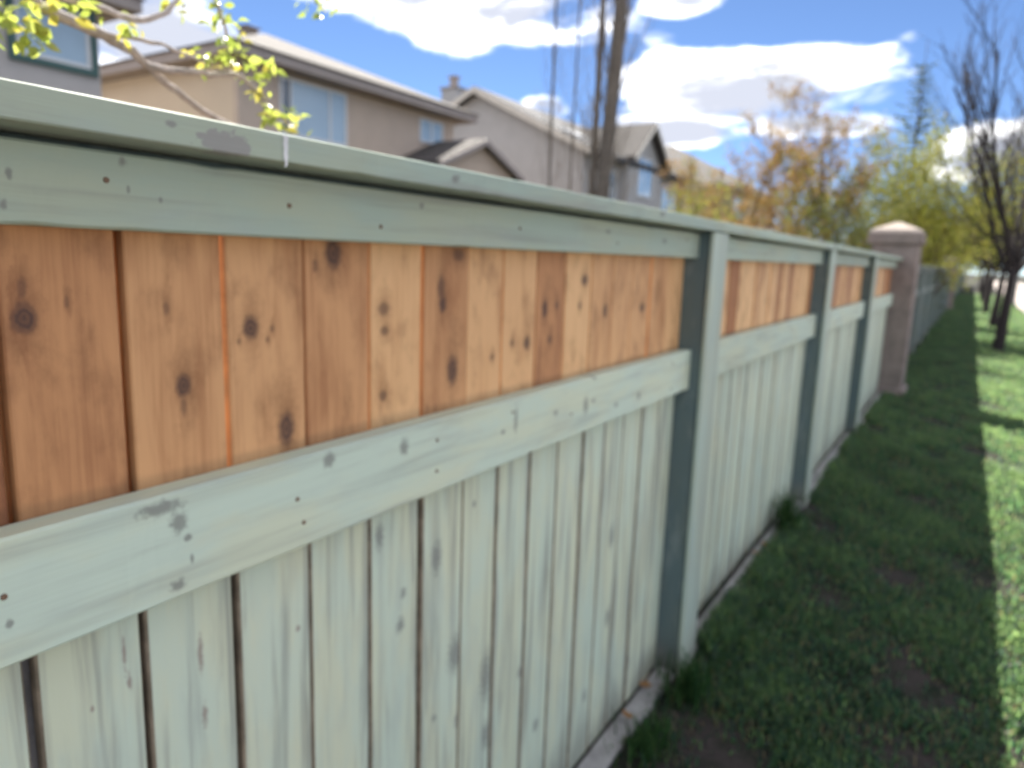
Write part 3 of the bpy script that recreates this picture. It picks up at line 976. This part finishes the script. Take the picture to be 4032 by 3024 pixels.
# farther house
h = thing('house', 'grey house with a broad hip roof half hidden by budding trees', 'house', (-16, 44, 0))
add('wall', box((-22, 39, -.1), (-10.6, 49.5, 5.449)), M['stucco_mauve'], h, world_loc=(0, 0, 0))
hip_roof(h, -22, -10.6, 39, 49.5, 5.45, .52, .5, 'x', M['shingle'], M['fascia'], M['soffit'])
window(h, -10.6, 40.2, 42.2, 3.9, 5.1, (41.2,))
window(h, -10.6, 45.2, 47.6, 3.9, 5.1, (46.4,))
window(h, -10.6, 41.0, 45.0, .5, 2.6, (43.0,))

# ------------------------------------------------------------------ trees
M['bark_dark'] = plain('bark_dark', (0.042, 0.035, 0.034), 0.95, 0.4, 40.0, 1.0)
M['bark_grey'] = plain('bark_grey', (0.21, 0.18, 0.15), 0.95, 0.35, 25.0, 1.0)
M['bark_brown'] = plain('bark_brown', (0.10, 0.070, 0.055), 0.95, 0.35, 25.0, 0.8)
M['bark_young'] = plain('bark_young', (0.50, 0.44, 0.41), 0.85, 0.3, 60.0, 0.6)


def leaf_mat(name, c0, c1, c2, trans=.45):
    mt, t, b = new_mat(name, 0.75, 0.12)
    g = t.n.new('ShaderNodeNewGeometry')
    r = g.outputs['Random Per Island']
    c = t.mix(t.smooth(r, 0.0, 0.6), c0, c1)
    c = t.mix(t.smooth(r, 0.72, 1.0), c, c2)
    t.l.new(c, b.inputs['Base Color'])
    tr = t.n.new('ShaderNodeBsdfTranslucent')
    t.l.new(c, tr.inputs[0])
    ms = t.n.new('ShaderNodeMixShader')
    ms.inputs[0].default_value = trans
    t.l.new(b.outputs[0], ms.inputs[1]); t.l.new(tr.outputs[0], ms.inputs[2])
    t.l.new(ms.outputs[0], t.n['Material Output'].inputs[0])
    return mt


M['leaf_orange'] = leaf_mat('buds_orange', (0.26, 0.145, 0.05), (0.33, 0.20, 0.06), (0.28, 0.27, 0.07), .4)
M['leaf_brown'] = leaf_mat('buds_russet', (0.22, 0.13, 0.06), (0.30, 0.18, 0.06), (0.26, 0.25, 0.08), .4)
M['leaf_yellow'] = leaf_mat('leaves_yellow_green', (0.16, 0.19, 0.035), (0.26, 0.27, 0.045), (0.34, 0.29, 0.06), .42)
M['leaf_green'] = leaf_mat('leaves_green', (0.10, 0.125, 0.03), (0.19, 0.20, 0.045), (0.28, 0.25, 0.06), .4)
M['needle'] = leaf_mat('spruce_needles', (0.065, 0.09, 0.028), (0.12, 0.145, 0.04), (0.20, 0.19, 0.05), .3)


def tube(V, F, pts, rads, k):
    """append a tapered tube along pts"""
    b = len(V)
    n = len(pts)
    for i, p in enumerate(pts):
        if i == 0: d = pts[1] - pts[0]
        elif i == n - 1: d = pts[-1] - pts[-2]
        else: d = pts[i + 1] - pts[i - 1]
        d = d.normalized() if d.length > 1e-6 else Vector((0, 0, 1))
        u = d.orthogonal().normalized()
        if i and u.dot(pu) < 0: u = -u
        if i:
            u = (pu - d * pu.dot(d))
            u = u.normalized() if u.length > 1e-5 else d.orthogonal().normalized()
        pu = u
        w = d.cross(u)
        for j in range(k):
            a = 2 * math.pi * j / k
            V.append(tuple(p + (u * math.cos(a) + w * math.sin(a)) * rads[i]))
    for i in range(n - 1):
        for j in range(k):
            F.append((b + i * k + j, b + i * k + (j + 1) % k, b + (i + 1) * k + (j + 1) % k, b + (i + 1) * k + j))
    F.append(tuple(b + (n - 1) * k + j for j in range(k)))


class Tree:
    def __init__(s, seed):
        s.r = random.Random(seed)
        s.tr = ([], []); s.br = ([], []); s.lf = ([], [])
        s.tips = []

    def branch(s, p, d, L, r0, level, maxlevel, P):
        rr = s.r
        seg = max(3, int(L / P['seg'][min(level, len(P['seg']) - 1)]))
        pts, rads = [p.copy()], [r0]
        tipr = P.get('tip', .25)
        for i in range(seg):
            j = P['wob'][min(level, len(P['wob']) - 1)]
            d = (d + Vector((rr.gauss(0, j), rr.gauss(0, j), rr.gauss(0, j) + P['up'][min(level, len(P['up']) - 1)]))).normalized()
            p = p + d * (L / seg)
            pts.append(p.copy())
            rads.append(max(.0025, r0 * (1 - (1 - tipr) * (i + 1) / seg)))
        k = 8 if level == 0 else (5 if level == 1 else 3)
        V, F = s.tr if level == 0 else s.br
        tube(V, F, pts, rads, k)
        if level >= maxlevel:
            s.tips += pts[1:]
            return
        nchild = P['n'][level]
        for c in range(nchild):
            f = P['from'][level] + (1 - P['from'][level]) * (c + rr.random() * .8) / nchild
            f = min(f, .98)
            i = min(int(f * seg), seg - 1)
            q = pts[i].lerp(pts[i + 1], f * seg - i)
            dd = (pts[i + 1] - pts[i]).normalized()
            side = dd.orthogonal().normalized()
            side.rotate(Matrix.Rotation(rr.uniform(0, 6.283) if level else 2.4 * c + rr.uniform(-.4, .4), 3, dd))
            a = P['ang'][level] * rr.uniform(.7, 1.25)
            nd = dd * math.cos(a) + side * math.sin(a)
            nl = L * P['len'][level] * rr.uniform(.7, 1.15) * (1 - P.get('short', .35) * f)
            s.branch(q, nd, nl, max(.003, rads[i] * P['rad'][level]), level + 1, maxlevel, P)
        if level == maxlevel - 1:
            s.tips += pts[len(pts) // 2:]

    def leaves(s, n, size, spread, zmin=None):
        V, F = s.lf
        rr = s.r
        for _ in range(n):
            p = rr.choice(s.tips) + Vector((rr.gauss(0, spread), rr.gauss(0, spread), rr.gauss(0, spread)))
            if zmin is not None and p.z < zmin:
                continue
            sz = size * rr.uniform(.5, 1.4)
            u = Vector((rr.gauss(0, 1), rr.gauss(0, 1), rr.gauss(0, 1))).normalized()
            w = u.orthogonal().normalized()
            b = len(V)
            V += [tuple(p - u * sz), tuple(p + w * sz * .55), tuple(p + u * sz), tuple(p - w * sz * .55)]
            F.append((b, b + 1, b + 2, b + 3))

    def build(s, name, label, cat, loc, mb, ml=None, group=None, mt=None):
        t = thing(name, label, cat, loc, group)
        add('trunk', pydata('trunk', *s.tr, True), mt or mb, t)
        if s.br[0]:
            add('branches', pydata('branches', *s.br, True), mb, t)
        if s.lf[0]:
            add('crown', pydata('crown', *s.lf), ml, t)
        return t


# --- row of bare street trees
PS = dict(seg=(.35, .45, .35, .25), wob=(.03, .06, .09, .12), up=(.02, .07, .06, .04), n=(8, 10, 8), ang=(.46, .50, .56), len=(3.0, .48, .46), rad=(.62, .50, .5), tip=.55, short=.25)
PS['from'] = (.80, .18, .15)


def street_tree(seed):
    t = Tree(seed)
    t.branch(Vector((0, 0, -.05)), Vector((0.03, 0, 1)), 1.85, .115, 0, 3, PS)
    return t


where = ['nearest the stucco pillar', 'second from the stucco pillar', 'third from the stucco pillar', 'fourth from the stucco pillar', 'fifth from the stucco pillar',
         'sixth from the stucco pillar', 'seventh from the stucco pillar', 'eighth from the stucco pillar']
protos = []
for i in range(8):
    y = 17.5 + 7.8 * i
    x = (1.45, 1.50, 1.40, 1.46, 1.40, 1.50, 1.42, 1.45)[i]
    lb = 'bare dark vase shaped street tree on the lawn, ' + where[i]
    if i < 3:
        o = street_tree(21 + i * 5).build('street_tree', lb, 'tree', (x, y, 0), M['bark_dark'], group='street trees in a row on the lawn')
        protos.append(o)
    else:
        src = protos[i % 3]
        o = src.copy(); col.objects.link(o)
        o.location = (x, y, 0); o.rotation_euler = (0, 0, 1.3 * i); o['label'] = lb
        for c in src.children:
            d = c.copy(); col.objects.link(d); d.parent = o

# --- columnar poplars behind the fence
PC = dict(seg=(.5, .4, .3), wob=(.0025, .035, .06), up=(0, .10, .10), n=(60, 6), ang=(.30, .40), len=(.24, .45), rad=(.085, .5), tip=.75, short=.3)
PC['from'] = (.16, .2)
t = Tree(3)
t.branch(Vector((0, 0, -.1)), Vector((.050, 0, 1)), 7.6, .135, 0, 2, PC)
V, F = t.tr
t.build('poplar_tree', 'bare columnar poplar with a stout leaning trunk behind the fence', 'tree', (-4.60, 11.0, 0), M['bark_grey'])
t = Tree(9)
PC2 = dict(PC); PC2['n'] = (26, 5)
t.branch(Vector((0, 0, -.1)), Vector((.020, 0, 1)), 7.2, .065, 0, 2, PC2)
t.build('poplar_tree', 'slimmer bare poplar close beside the stout poplar trunk', 'tree', (-4.72, 11.05, 0), M['bark_grey'])
t = Tree(14)
PC3 = dict(PC); PC3['n'] = (18, 5)
t.branch(Vector((0, 0, -.1)), Vector((0, 0, 1)), 6.6, .030, 0, 2, PC3)
t.build('poplar_sapling', 'thin bare poplar sapling standing before the blue grey gable wall', 'tree', (-5.45, 11.0, 0), M['bark_grey'])

t = Tree(15)
t.branch(Vector((0, 0, -.1)), Vector((.01, .02, 1)), 6.2, .022, 0, 2, PC3)
t.build('poplar_sapling', 'second thin poplar sapling between the first sapling and the slim poplar', 'tree', (-5.15, 11.1, 0), M['bark_grey'])

# --- budding trees and shrubs
PB = dict(seg=(.4, .35, .25, .2), wob=(.05, .08, .11, .14), up=(.03, .06, .05, .03), n=(10, 8, 6), ang=(.60, .6, .6), len=(.62, .55, .5), rad=(.5, .5, .5), tip=.3, short=.45)
PB['from'] = (.2, .15, .15)


def budding(seed, h, r, nleaf, size, spread):
    t = Tree(seed)
    t.branch(Vector((0, 0, -.05)), Vector((0, 0, 1)), h * .82, r, 0, 3, PB)
    t.leaves(nleaf, size, spread)
    return t


def shrub(seed, h, w, nst, nleaf, size, spread):
    t = Tree(seed)
    rr = t.r
    for k in range(nst):
        a = rr.uniform(0, 6.283)
        e = rr.uniform(.1, .55) * w / h * 1.6
        P = dict(PB); P['n'] = (7, 6, 4); P['from'] = (.25, .2, .2)
        t.branch(Vector((math.cos(a) * .12, math.sin(a) * .12, -.03)), Vector((math.cos(a) * e, math.sin(a) * e, 1)).normalized(), h * rr.uniform(.7, .95), .02, 0, 2, P)
    t.leaves(nleaf, size, spread)
    return t


G = 'budding trees behind the fence'
budding(31, 4.9, .05, 4200, .030, .06).build('budding_tree', 'orange budded tree before the broad hip roof', 'tree', (-4.15, 18, 0), M['bark_brown'], M['leaf_orange'], G)
budding(37, 4.9, .055, 5200, .030, .06).build('budding_tree', 'russet budded tree rising behind the fence near the stucco pillar', 'tree', (-1.62, 16.2, 0), M['bark_brown'], M['leaf_brown'], G)
budding(41, 7.3, .06, 900, .03, .05).build('budding_tree', 'tall grey twiggy tree standing behind the russet budded tree', 'tree', (-4.1, 24, 0), M['bark_grey'], M['leaf_brown'], G)
budding(44, 4.3, .045, 4200, .030, .06).build('budding_tree', 'amber budded tree between the orange and the russet ones', 'tree', (-3.2, 19.5, 0), M['bark_brown'], M['leaf_orange'], G)
budding(47, 4.2, .045, 3200, .030, .06).build('budding_tree', 'olive green budding tree behind the orange budded tree', 'tree', (-5.6, 21.5, 0), M['bark_brown'], M['leaf_green'], G)
budding(71, 3.9, .04, 3200, .030, .06).build('budding_tree', 'copper budded tree just past the end of the blue grey house', 'tree', (-4.7, 16.2, 0), M['bark_brown'], M['leaf_brown'], G)
budding(73, 4.4, .045, 3800, .030, .06).build('budding_tree', 'golden budded tree beside the russet one above the pillar', 'tree', (-2.5, 17.4, 0), M['bark_brown'], M['leaf_orange'], G)
G = 'leafing shrubs behind the fence'
shrub(51, 2.9, 1.4, 6, 2600, .032, .08).build('leafing_shrub', 'loose yellow green shrub in front of the broad hip roofed house', 'shrub', (-3.9, 14, 0), M['bark_brown'], M['leaf_yellow'], G)
shrub(53, 2.6, 1.3, 7, 3000, .030, .07).build('leafing_shrub', 'low amber shrub at the foot of the orange budded tree', 'shrub', (-2.9, 14.8, 0), M['bark_brown'], M['leaf_orange'], G)
shrub(55, 2.7, 1.3, 7, 3000, .032, .08).build('leafing_shrub', 'green shrub under the russet budded tree', 'shrub', (-1.5, 14.6, 0), M['bark_brown'], M['leaf_green'], G)
shrub(57, 4.5, 2.3, 12, 12000, .042, .12).build('leafing_shrub', 'dense yellow green shrub leaning over the slate green fence by the pillar', 'shrub', (-.45, 20.4, 0), M['bark_brown'], M['leaf_yellow'], G)
shrub(59, 3.4, 1.4, 8, 5500, .036, .09).build('leafing_shrub', 'olive shrub directly behind the stucco pillar', 'shrub', (-1.15, 16.8, 0), M['bark_brown'], M['leaf_green'], G)
shrub(61, 3.8, 1.8, 8, 5000, .05, .10).build('leafing_shrub', 'yellow green shrub behind the spruce along the slate green fence', 'shrub', (-1.0, 31, 0), M['bark_brown'], M['leaf_yellow'], G)
shrub(63, 4.0, 1.8, 8, 4500, .06, .11).build('leafing_shrub', 'green shrub past the middle pillar of the slate green fence', 'shrub', (-1.2, 39, 0), M['bark_brown'], M['leaf_green'], G)
shrub(65, 4.6, 2.2, 8, 4500, .07, .13).build('leafing_shrub', 'pale green shrub at the far end of the slate green fence', 'shrub', (-1.5, 52, 0), M['bark_brown'], M['leaf_yellow'], G)


# --- trees closing the far end of the lawn
for i, (x, y, hh) in enumerate(((-3.5, 92, 8.0), (-.6, 96, 6.5), (2.6, 104, 8.5), (6.5, 98, 7.5))):
    lb = ('broad olive tree past the far end of the slate green fence', 'low dark tree closing off the end of the lawn', 'tall olive tree beyond the last street tree', 'distant tree at the end of the sidewalk')[i]
    shrub(81 + i, hh, 3.4, 9, 5200, .16, .38).build('distant_tree', lb, 'tree', (x, y, 0), M['bark_brown'], M['leaf_green'], 'trees at the far end of the lawn')


# --- spruce
def spruce(seed, h, w):
    rr = random.Random(seed)
    t = Tree(seed)
    tube(*t.tr, [Vector((0, 0, h * i / 12 - .05)) for i in range(13)], [max(.008, .10 * (1 - i / 12.3)) for i in range(13)], 7)
    z = .5
    V, F = t.lf
    while z < h - .75:
        f = z / h
        L = w * (1 - f) ** .85 * (1.0 if f > .12 else .8) + .06
        n = int(9 - 4 * f)
        a0 = rr.uniform(0, 6.28)
        for k in range(n):
            a = a0 + 6.283 * k / n + rr.uniform(-.3, .3)
            l = L * rr.choice((.45, .8, 1.0, 1.0, 1.2)) * rr.uniform(.8, 1.15)
            pts = []
            for i in range(6):
                s = i / 5
                pts.append(Vector((math.cos(a) * l * s, math.sin(a) * l * s, z + l * (.12 * s - .42 * s * s + .30 * s ** 3 * (1 + f)))))
            tube(*t.br, pts, [.014 * (1 - .8 * i / 5) * (1.3 - f) for i in range(6)], 3)
            m_ = int(36 * l + 10)
            for q in range(m_):
                s = rr.uniform(.12, 1)
                i = min(4, int(s * 5))
                p = pts[i].lerp(pts[i + 1], s * 5 - i)
                ln = rr.uniform(.06, .17) * (1.1 - .4 * s) * (.6 + .6 * (1 - f))
                sa = a + rr.choice((-1, 1)) * rr.uniform(.5, 1.15)
                d = Vector((math.cos(sa), math.sin(sa), rr.uniform(-.55, .25)))
                u = d.cross(Vector((0, 0, 1))).normalized() * rr.uniform(.014, .028)
                u.rotate(Matrix.Rotation(rr.uniform(-1, 1), 3, d.normalized()))
                b = len(V)
                e = p + d * ln
                V += [tuple(p - u), tuple(p + u), tuple(e + u * .5), tuple(e - u * .5)]
                F.append((b, b + 1, b + 2, b + 3))
        z += rr.uniform(.16, .26) * (1.15 - .4 * f)
    return t


spruce(5, 8.45, 1.95).build('spruce_tree', 'tall narrow green spruce with a bare pointed leader behind the fence', 'tree', (-1.15, 26, 0), M['bark_brown'], M['needle'])


# --- young tree whose leafy twigs hang over the cap of the fence
def young_tree():
    t = thing('young_tree', 'young tree with fresh yellow green leaves overhanging the fence top', 'tree', (-.75, -.10, 0))
    O = Vector((-.75, -.10, 0))
    rr = random.Random(77)
    def tb(name, pts, r0, r1, parent=t, k=8):
        V, F = [], []
        P = [Vector(p) for p in pts]
        # refine with a Catmull-Rom pass
        Q = []
        for i in range(len(P) - 1):
            a, b, c, d = P[max(i - 1, 0)], P[i], P[i + 1], P[min(i + 2, len(P) - 1)]
            for s in range(4):
                u = s / 4
                Q.append(.5 * ((2 * b) + (c - a) * u + (2 * a - 5 * b + 4 * c - d) * u * u + (3 * b - a - 3 * c + d) * u ** 3))
        Q.append(P[-1])
        n = len(Q)
        tube(V, F, [q - O + Vector((rr.gauss(0, .0012), rr.gauss(0, .0012), rr.gauss(0, .0012))) for q in Q], [(r0 + (r1 - r0) * i / (n - 1)) * (1.12 if i % 5 == 0 else 1) for i in range(n)], k)
        add(name, pydata(name, V, F, True), M['bark_young'], parent)
        return Q
    tb('trunk', [(-.75, -.10, -.05), (-.74, -.08, .8), (-.70, 0, 1.5), (-.66, .05, 2.0), (-.64, .10, 2.6)], .034, .012)
    paths = []
    paths.append(tb('branch', [(-.67, .03, 1.86), (-.56, .35, 1.975), (-.5, .594, 1.972), (-.5, .66, 1.952), (-.5, .755, 1.934), (-.48, .793, 1.915), (-.48, .831, 1.891), (-.48, .895, 1.855), (-.48, .982, 1.825), (-.475, 1.06, 1.812)], .0125, .0045))
    paths.append(tb('branch', [(-.483, .820, 1.900), (-.46, .845, 1.893), (-.44, .880, 1.897), (-.43, .930, 1.902), (-.43, .987, 1.910), (-.43, 1.031, 1.887), (-.425, 1.06, 1.86), (-.42, 1.10, 1.835)], .0075, .003))
    paths.append(tb('branch', [(-.66, .05, 1.95), (-.50, .35, 1.975), (-.41, .56, 1.955), (-.4, .627, 1.949), (-.4, .695, 1.951), (-.4, .753, 1.948), (-.4, .804, 1.971), (-.4, .842, 2.013), (-.4, .875, 2.08)], .0085, .0035))
    paths.append(tb('branch', [(-.4, .875, 2.08), (-.4, .91, 2.03), (-.41, .94, 1.985), (-.42, .95, 1.95), (-.42, .955, 1.915)], .004, .002))
    paths.append(tb('branch', [(-.5, .740, 1.938), (-.46, .80, 1.936), (-.43, .85, 1.925), (-.42, .90, 1.912)], .0045, .002))
    paths.append(tb('branch', [(-.655, .06, 2.1), (-.58, .5, 2.2), (-.5, .9, 2.22), (-.5, 1.15, 2.19), (-.5, 1.27, 2.13)], .008, .003))
    # leaf: pointed, folded along the midrib
    def leaf_mesh(bend):
        V = []
        prof = [0, .55, .95, 1.0, .72, .35, 0]
        n = len(prof)
        for i, w in enumerate(prof):
            s = i / (n - 1)
            zz = -bend * s * s
            V += [(-w * .30, s, zz + .10 * w), (0, s, zz), (w * .30, s, zz + .10 * w)]
        F = []
        for i in range(n - 1):
            a = i * 3
            F += [(a, a + 1, a + 4, a + 3), (a + 1, a + 2, a + 5, a + 4)]
        return pydata('leaf', V, F, True)
    leafm = []
    for nm, a, b in (('leaf_fresh', (0.34, 0.43, 0.07), (0.50, 0.55, 0.12)), ('leaf_gold', (0.46, 0.40, 0.07), (0.50, 0.46, 0.09))):
        mt, q, bs = new_mat(nm, 0.35, 0.5)
        oi = q.n.new('ShaderNodeObjectInfo')
        tc = q.n.new('ShaderNodeTexCoord')
        c = q.mix(oi.outputs['Random'], a, b)
        c = q.mix(q.smooth(q.noise(tc.outputs['Object'], 4.0), .45, .7, 0, .35), c, (.20, .30, .04))
        q.l.new(c, bs.inputs['Base Color'])
        tr = q.n.new('ShaderNodeBsdfTranslucent')
        q.l.new(c, tr.inputs[0])
        ms = q.n.new('ShaderNodeMixShader'); ms.inputs[0].default_value = .5
        q.l.new(bs.outputs[0], ms.inputs[1]); q.l.new(tr.outputs[0], ms.inputs[2])
        q.l.new(ms.outputs[0], q.n['Material Output'].inputs[0])
        leafm.append(mt)
    meshes = [leaf_mesh(b) for b in (.05, .25, .45)]
    for me in meshes:
        me.materials.append(leafm[0])
    # clusters: centre, spread, count
    CL = [((-.45, .590, 1.911), (.05, .030, .030), 30), ((-.45, .626, 1.890), (.03, .015, .022), 10), ((-.43, .665, 1.945), (.05, .040, .014), 18), ((-.42, .761, 1.933), (.015, .014, .010), 8),
          ((-.41, .945, 1.985), (.03, .050, .034), 22), ((-.42, .945, 1.930), (.03, .055, .022), 30), ((-.42, 1.040, 1.930), (.02, .022, .020), 12), ((-.42, 1.075, 1.852), (.03, .050, .022), 30),
          ((-.45, .8896, 1.821), (.003, .002, .002), 1), ((-.5, 1.254, 2.135), (.04, .035, .022), 16), ((-.42, .85, 1.999), (.02, .02, .02), 5), ((-.5, .56, 2.0), (.06, .05, .05), 16), ((-.42, 1.02, 1.884), (.02, .02, .02), 6)]
    for c, s, n in CL:
        for k in range(max(1, int(n * 1.3)) if n > 1 else 1):
            p = Vector((rr.gauss(c[0], s[0] * .7), rr.gauss(c[1], s[1] * .62), rr.gauss(c[2], s[2] * .62)))
            sz = rr.uniform(.015, .034)
            o = add('leaf', rr.choice(meshes), leafm[1] if rr.random() < .22 else leafm[0], t, p - O)
            o.rotation_euler = (rr.uniform(-1.3, 1.0), rr.uniform(-1.2, 1.2), rr.uniform(0, 6.283))
            o.scale = (sz * rr.uniform(.65, 1.05), sz, sz)
    return t


young_tree()

# ------------------------------------------------------------------ small things by the fence
def tuft(x, y, n, h, label, seed):
    rr = random.Random(seed)
    V, F = [], []
    for k in range(n):
        a = rr.uniform(0, 6.283); r = rr.gauss(0, .045)
        px, py = r * math.cos(a), r * math.sin(a) * 1.6
        hh = h * rr.uniform(.45, 1.1); w = rr.uniform(.0022, .0045)
        la = rr.uniform(0, 6.283); ln = rr.uniform(.1, .6) * hh
        dx, dy = math.cos(la + 1.57) * w, math.sin(la + 1.57) * w
        b = len(V)
        for s, ww in ((0, 1), (.4, 1), (.75, .7)):
            ox, oy, oz = px + math.cos(la) * ln * s * s, py + math.sin(la) * ln * s * s, hh * s
            V += [(ox - dx * ww, oy - dy * ww, oz), (ox + dx * ww, oy + dy * ww, oz)]
        V.append((px + math.cos(la) * ln, py + math.sin(la) * ln, hh * .97))
        F += [(b, b + 1, b + 3, b + 2), (b + 2, b + 3, b + 5, b + 4), (b + 4, b + 5, b + 6)]
    mt = leaf_mat('tuft_blades', (0.02, 0.06, 0.02), (0.045, 0.10, 0.03), (0.09, 0.13, 0.04), .35)
    tag(add('grass_tuft', pydata('grass_tuft', V, F), mt, None, (x, y, -.005)), label, 'grass tuft', 'tall grass tufts at the fence foot')


tuft(.16, 2.38, 160, .16, 'tall green grass tuft just before the first slate post', 1)
tuft(.15, 2.02, 110, .12, 'grass tuft growing against the nearest weathered kickboard', 2)
tuft(.09, 4.35, 170, .26, 'tall grass tuft leaning on the boards before the second slate post', 3)

dm = leaf_mat('dead_leaf', (0.28, 0.13, 0.05), (0.33, 0.18, 0.08), (0.22, 0.13, 0.08), .2)
DL = [(.045, 2.10, .042), (.03, 2.30, .044), (.05, 3.80, .042), (.06, 3.95, .044)]
rr = random.Random(4)
for i, (x, y, z) in enumerate(DL):
    n = 9
    V = [(0, 0, .004)] + [(math.cos(6.283 * k / n) * .014 * rr.uniform(.7, 1.25), math.sin(6.283 * k / n) * .024 * rr.uniform(.7, 1.2), rr.uniform(0, .012)) for k in range(n)]
    V += [(a, b, c - .0012) for a, b, c in V]
    F = [(0, 1 + k, 1 + (k + 1) % n) for k in range(n)] + [(n + 1, n + 2 + (k + 1) % n, n + 2 + k) for k in range(n)] + [(1 + k, n + 2 + k, n + 2 + (k + 1) % n, 1 + (k + 1) % n) for k in range(n)]
    o = add('dead_leaf', pydata('dead_leaf', V, F), dm, None, (x, y, z))
    o.rotation_euler = (rr.uniform(-.2, .2), rr.uniform(-.2, .2), rr.uniform(0, 6.28))
    tag(o, ('curled brown dead leaf on the kickboard just before the first slate post', 'curled brown dead leaf on the kickboard between the first two slate posts')[y > 3], 'leaf', ('dead leaves before the first post', 'dead leaves between the posts')[y > 3])

# lamp post by the sidewalk
lp = thing('lamp_post', 'slim black post standing at the edge of the sidewalk', 'post', (2.66, 43, 0))
mk = plain('black_metal', (0.02, 0.02, 0.022), 0.5, 0.1)
V, F = [], []
tube(V, F, [Vector((0, 0, -.05)), Vector((0, 0, .1)), Vector((0, 0, .12)), Vector((0, 0, 2.9))], [.14, .14, .075, .06], 12)
add('shaft', pydata('shaft', V, F, True), mk, lp)
V, F = [], []
tube(V, F, [Vector((0, 0, 2.9)), Vector((0, 0, 2.95)), Vector((0, 0, 3.3)), Vector((0, 0, 3.45))], [.10, .14, .19, .03], 12)
add('lantern', pydata('lantern', V, F, True), mk, lp)
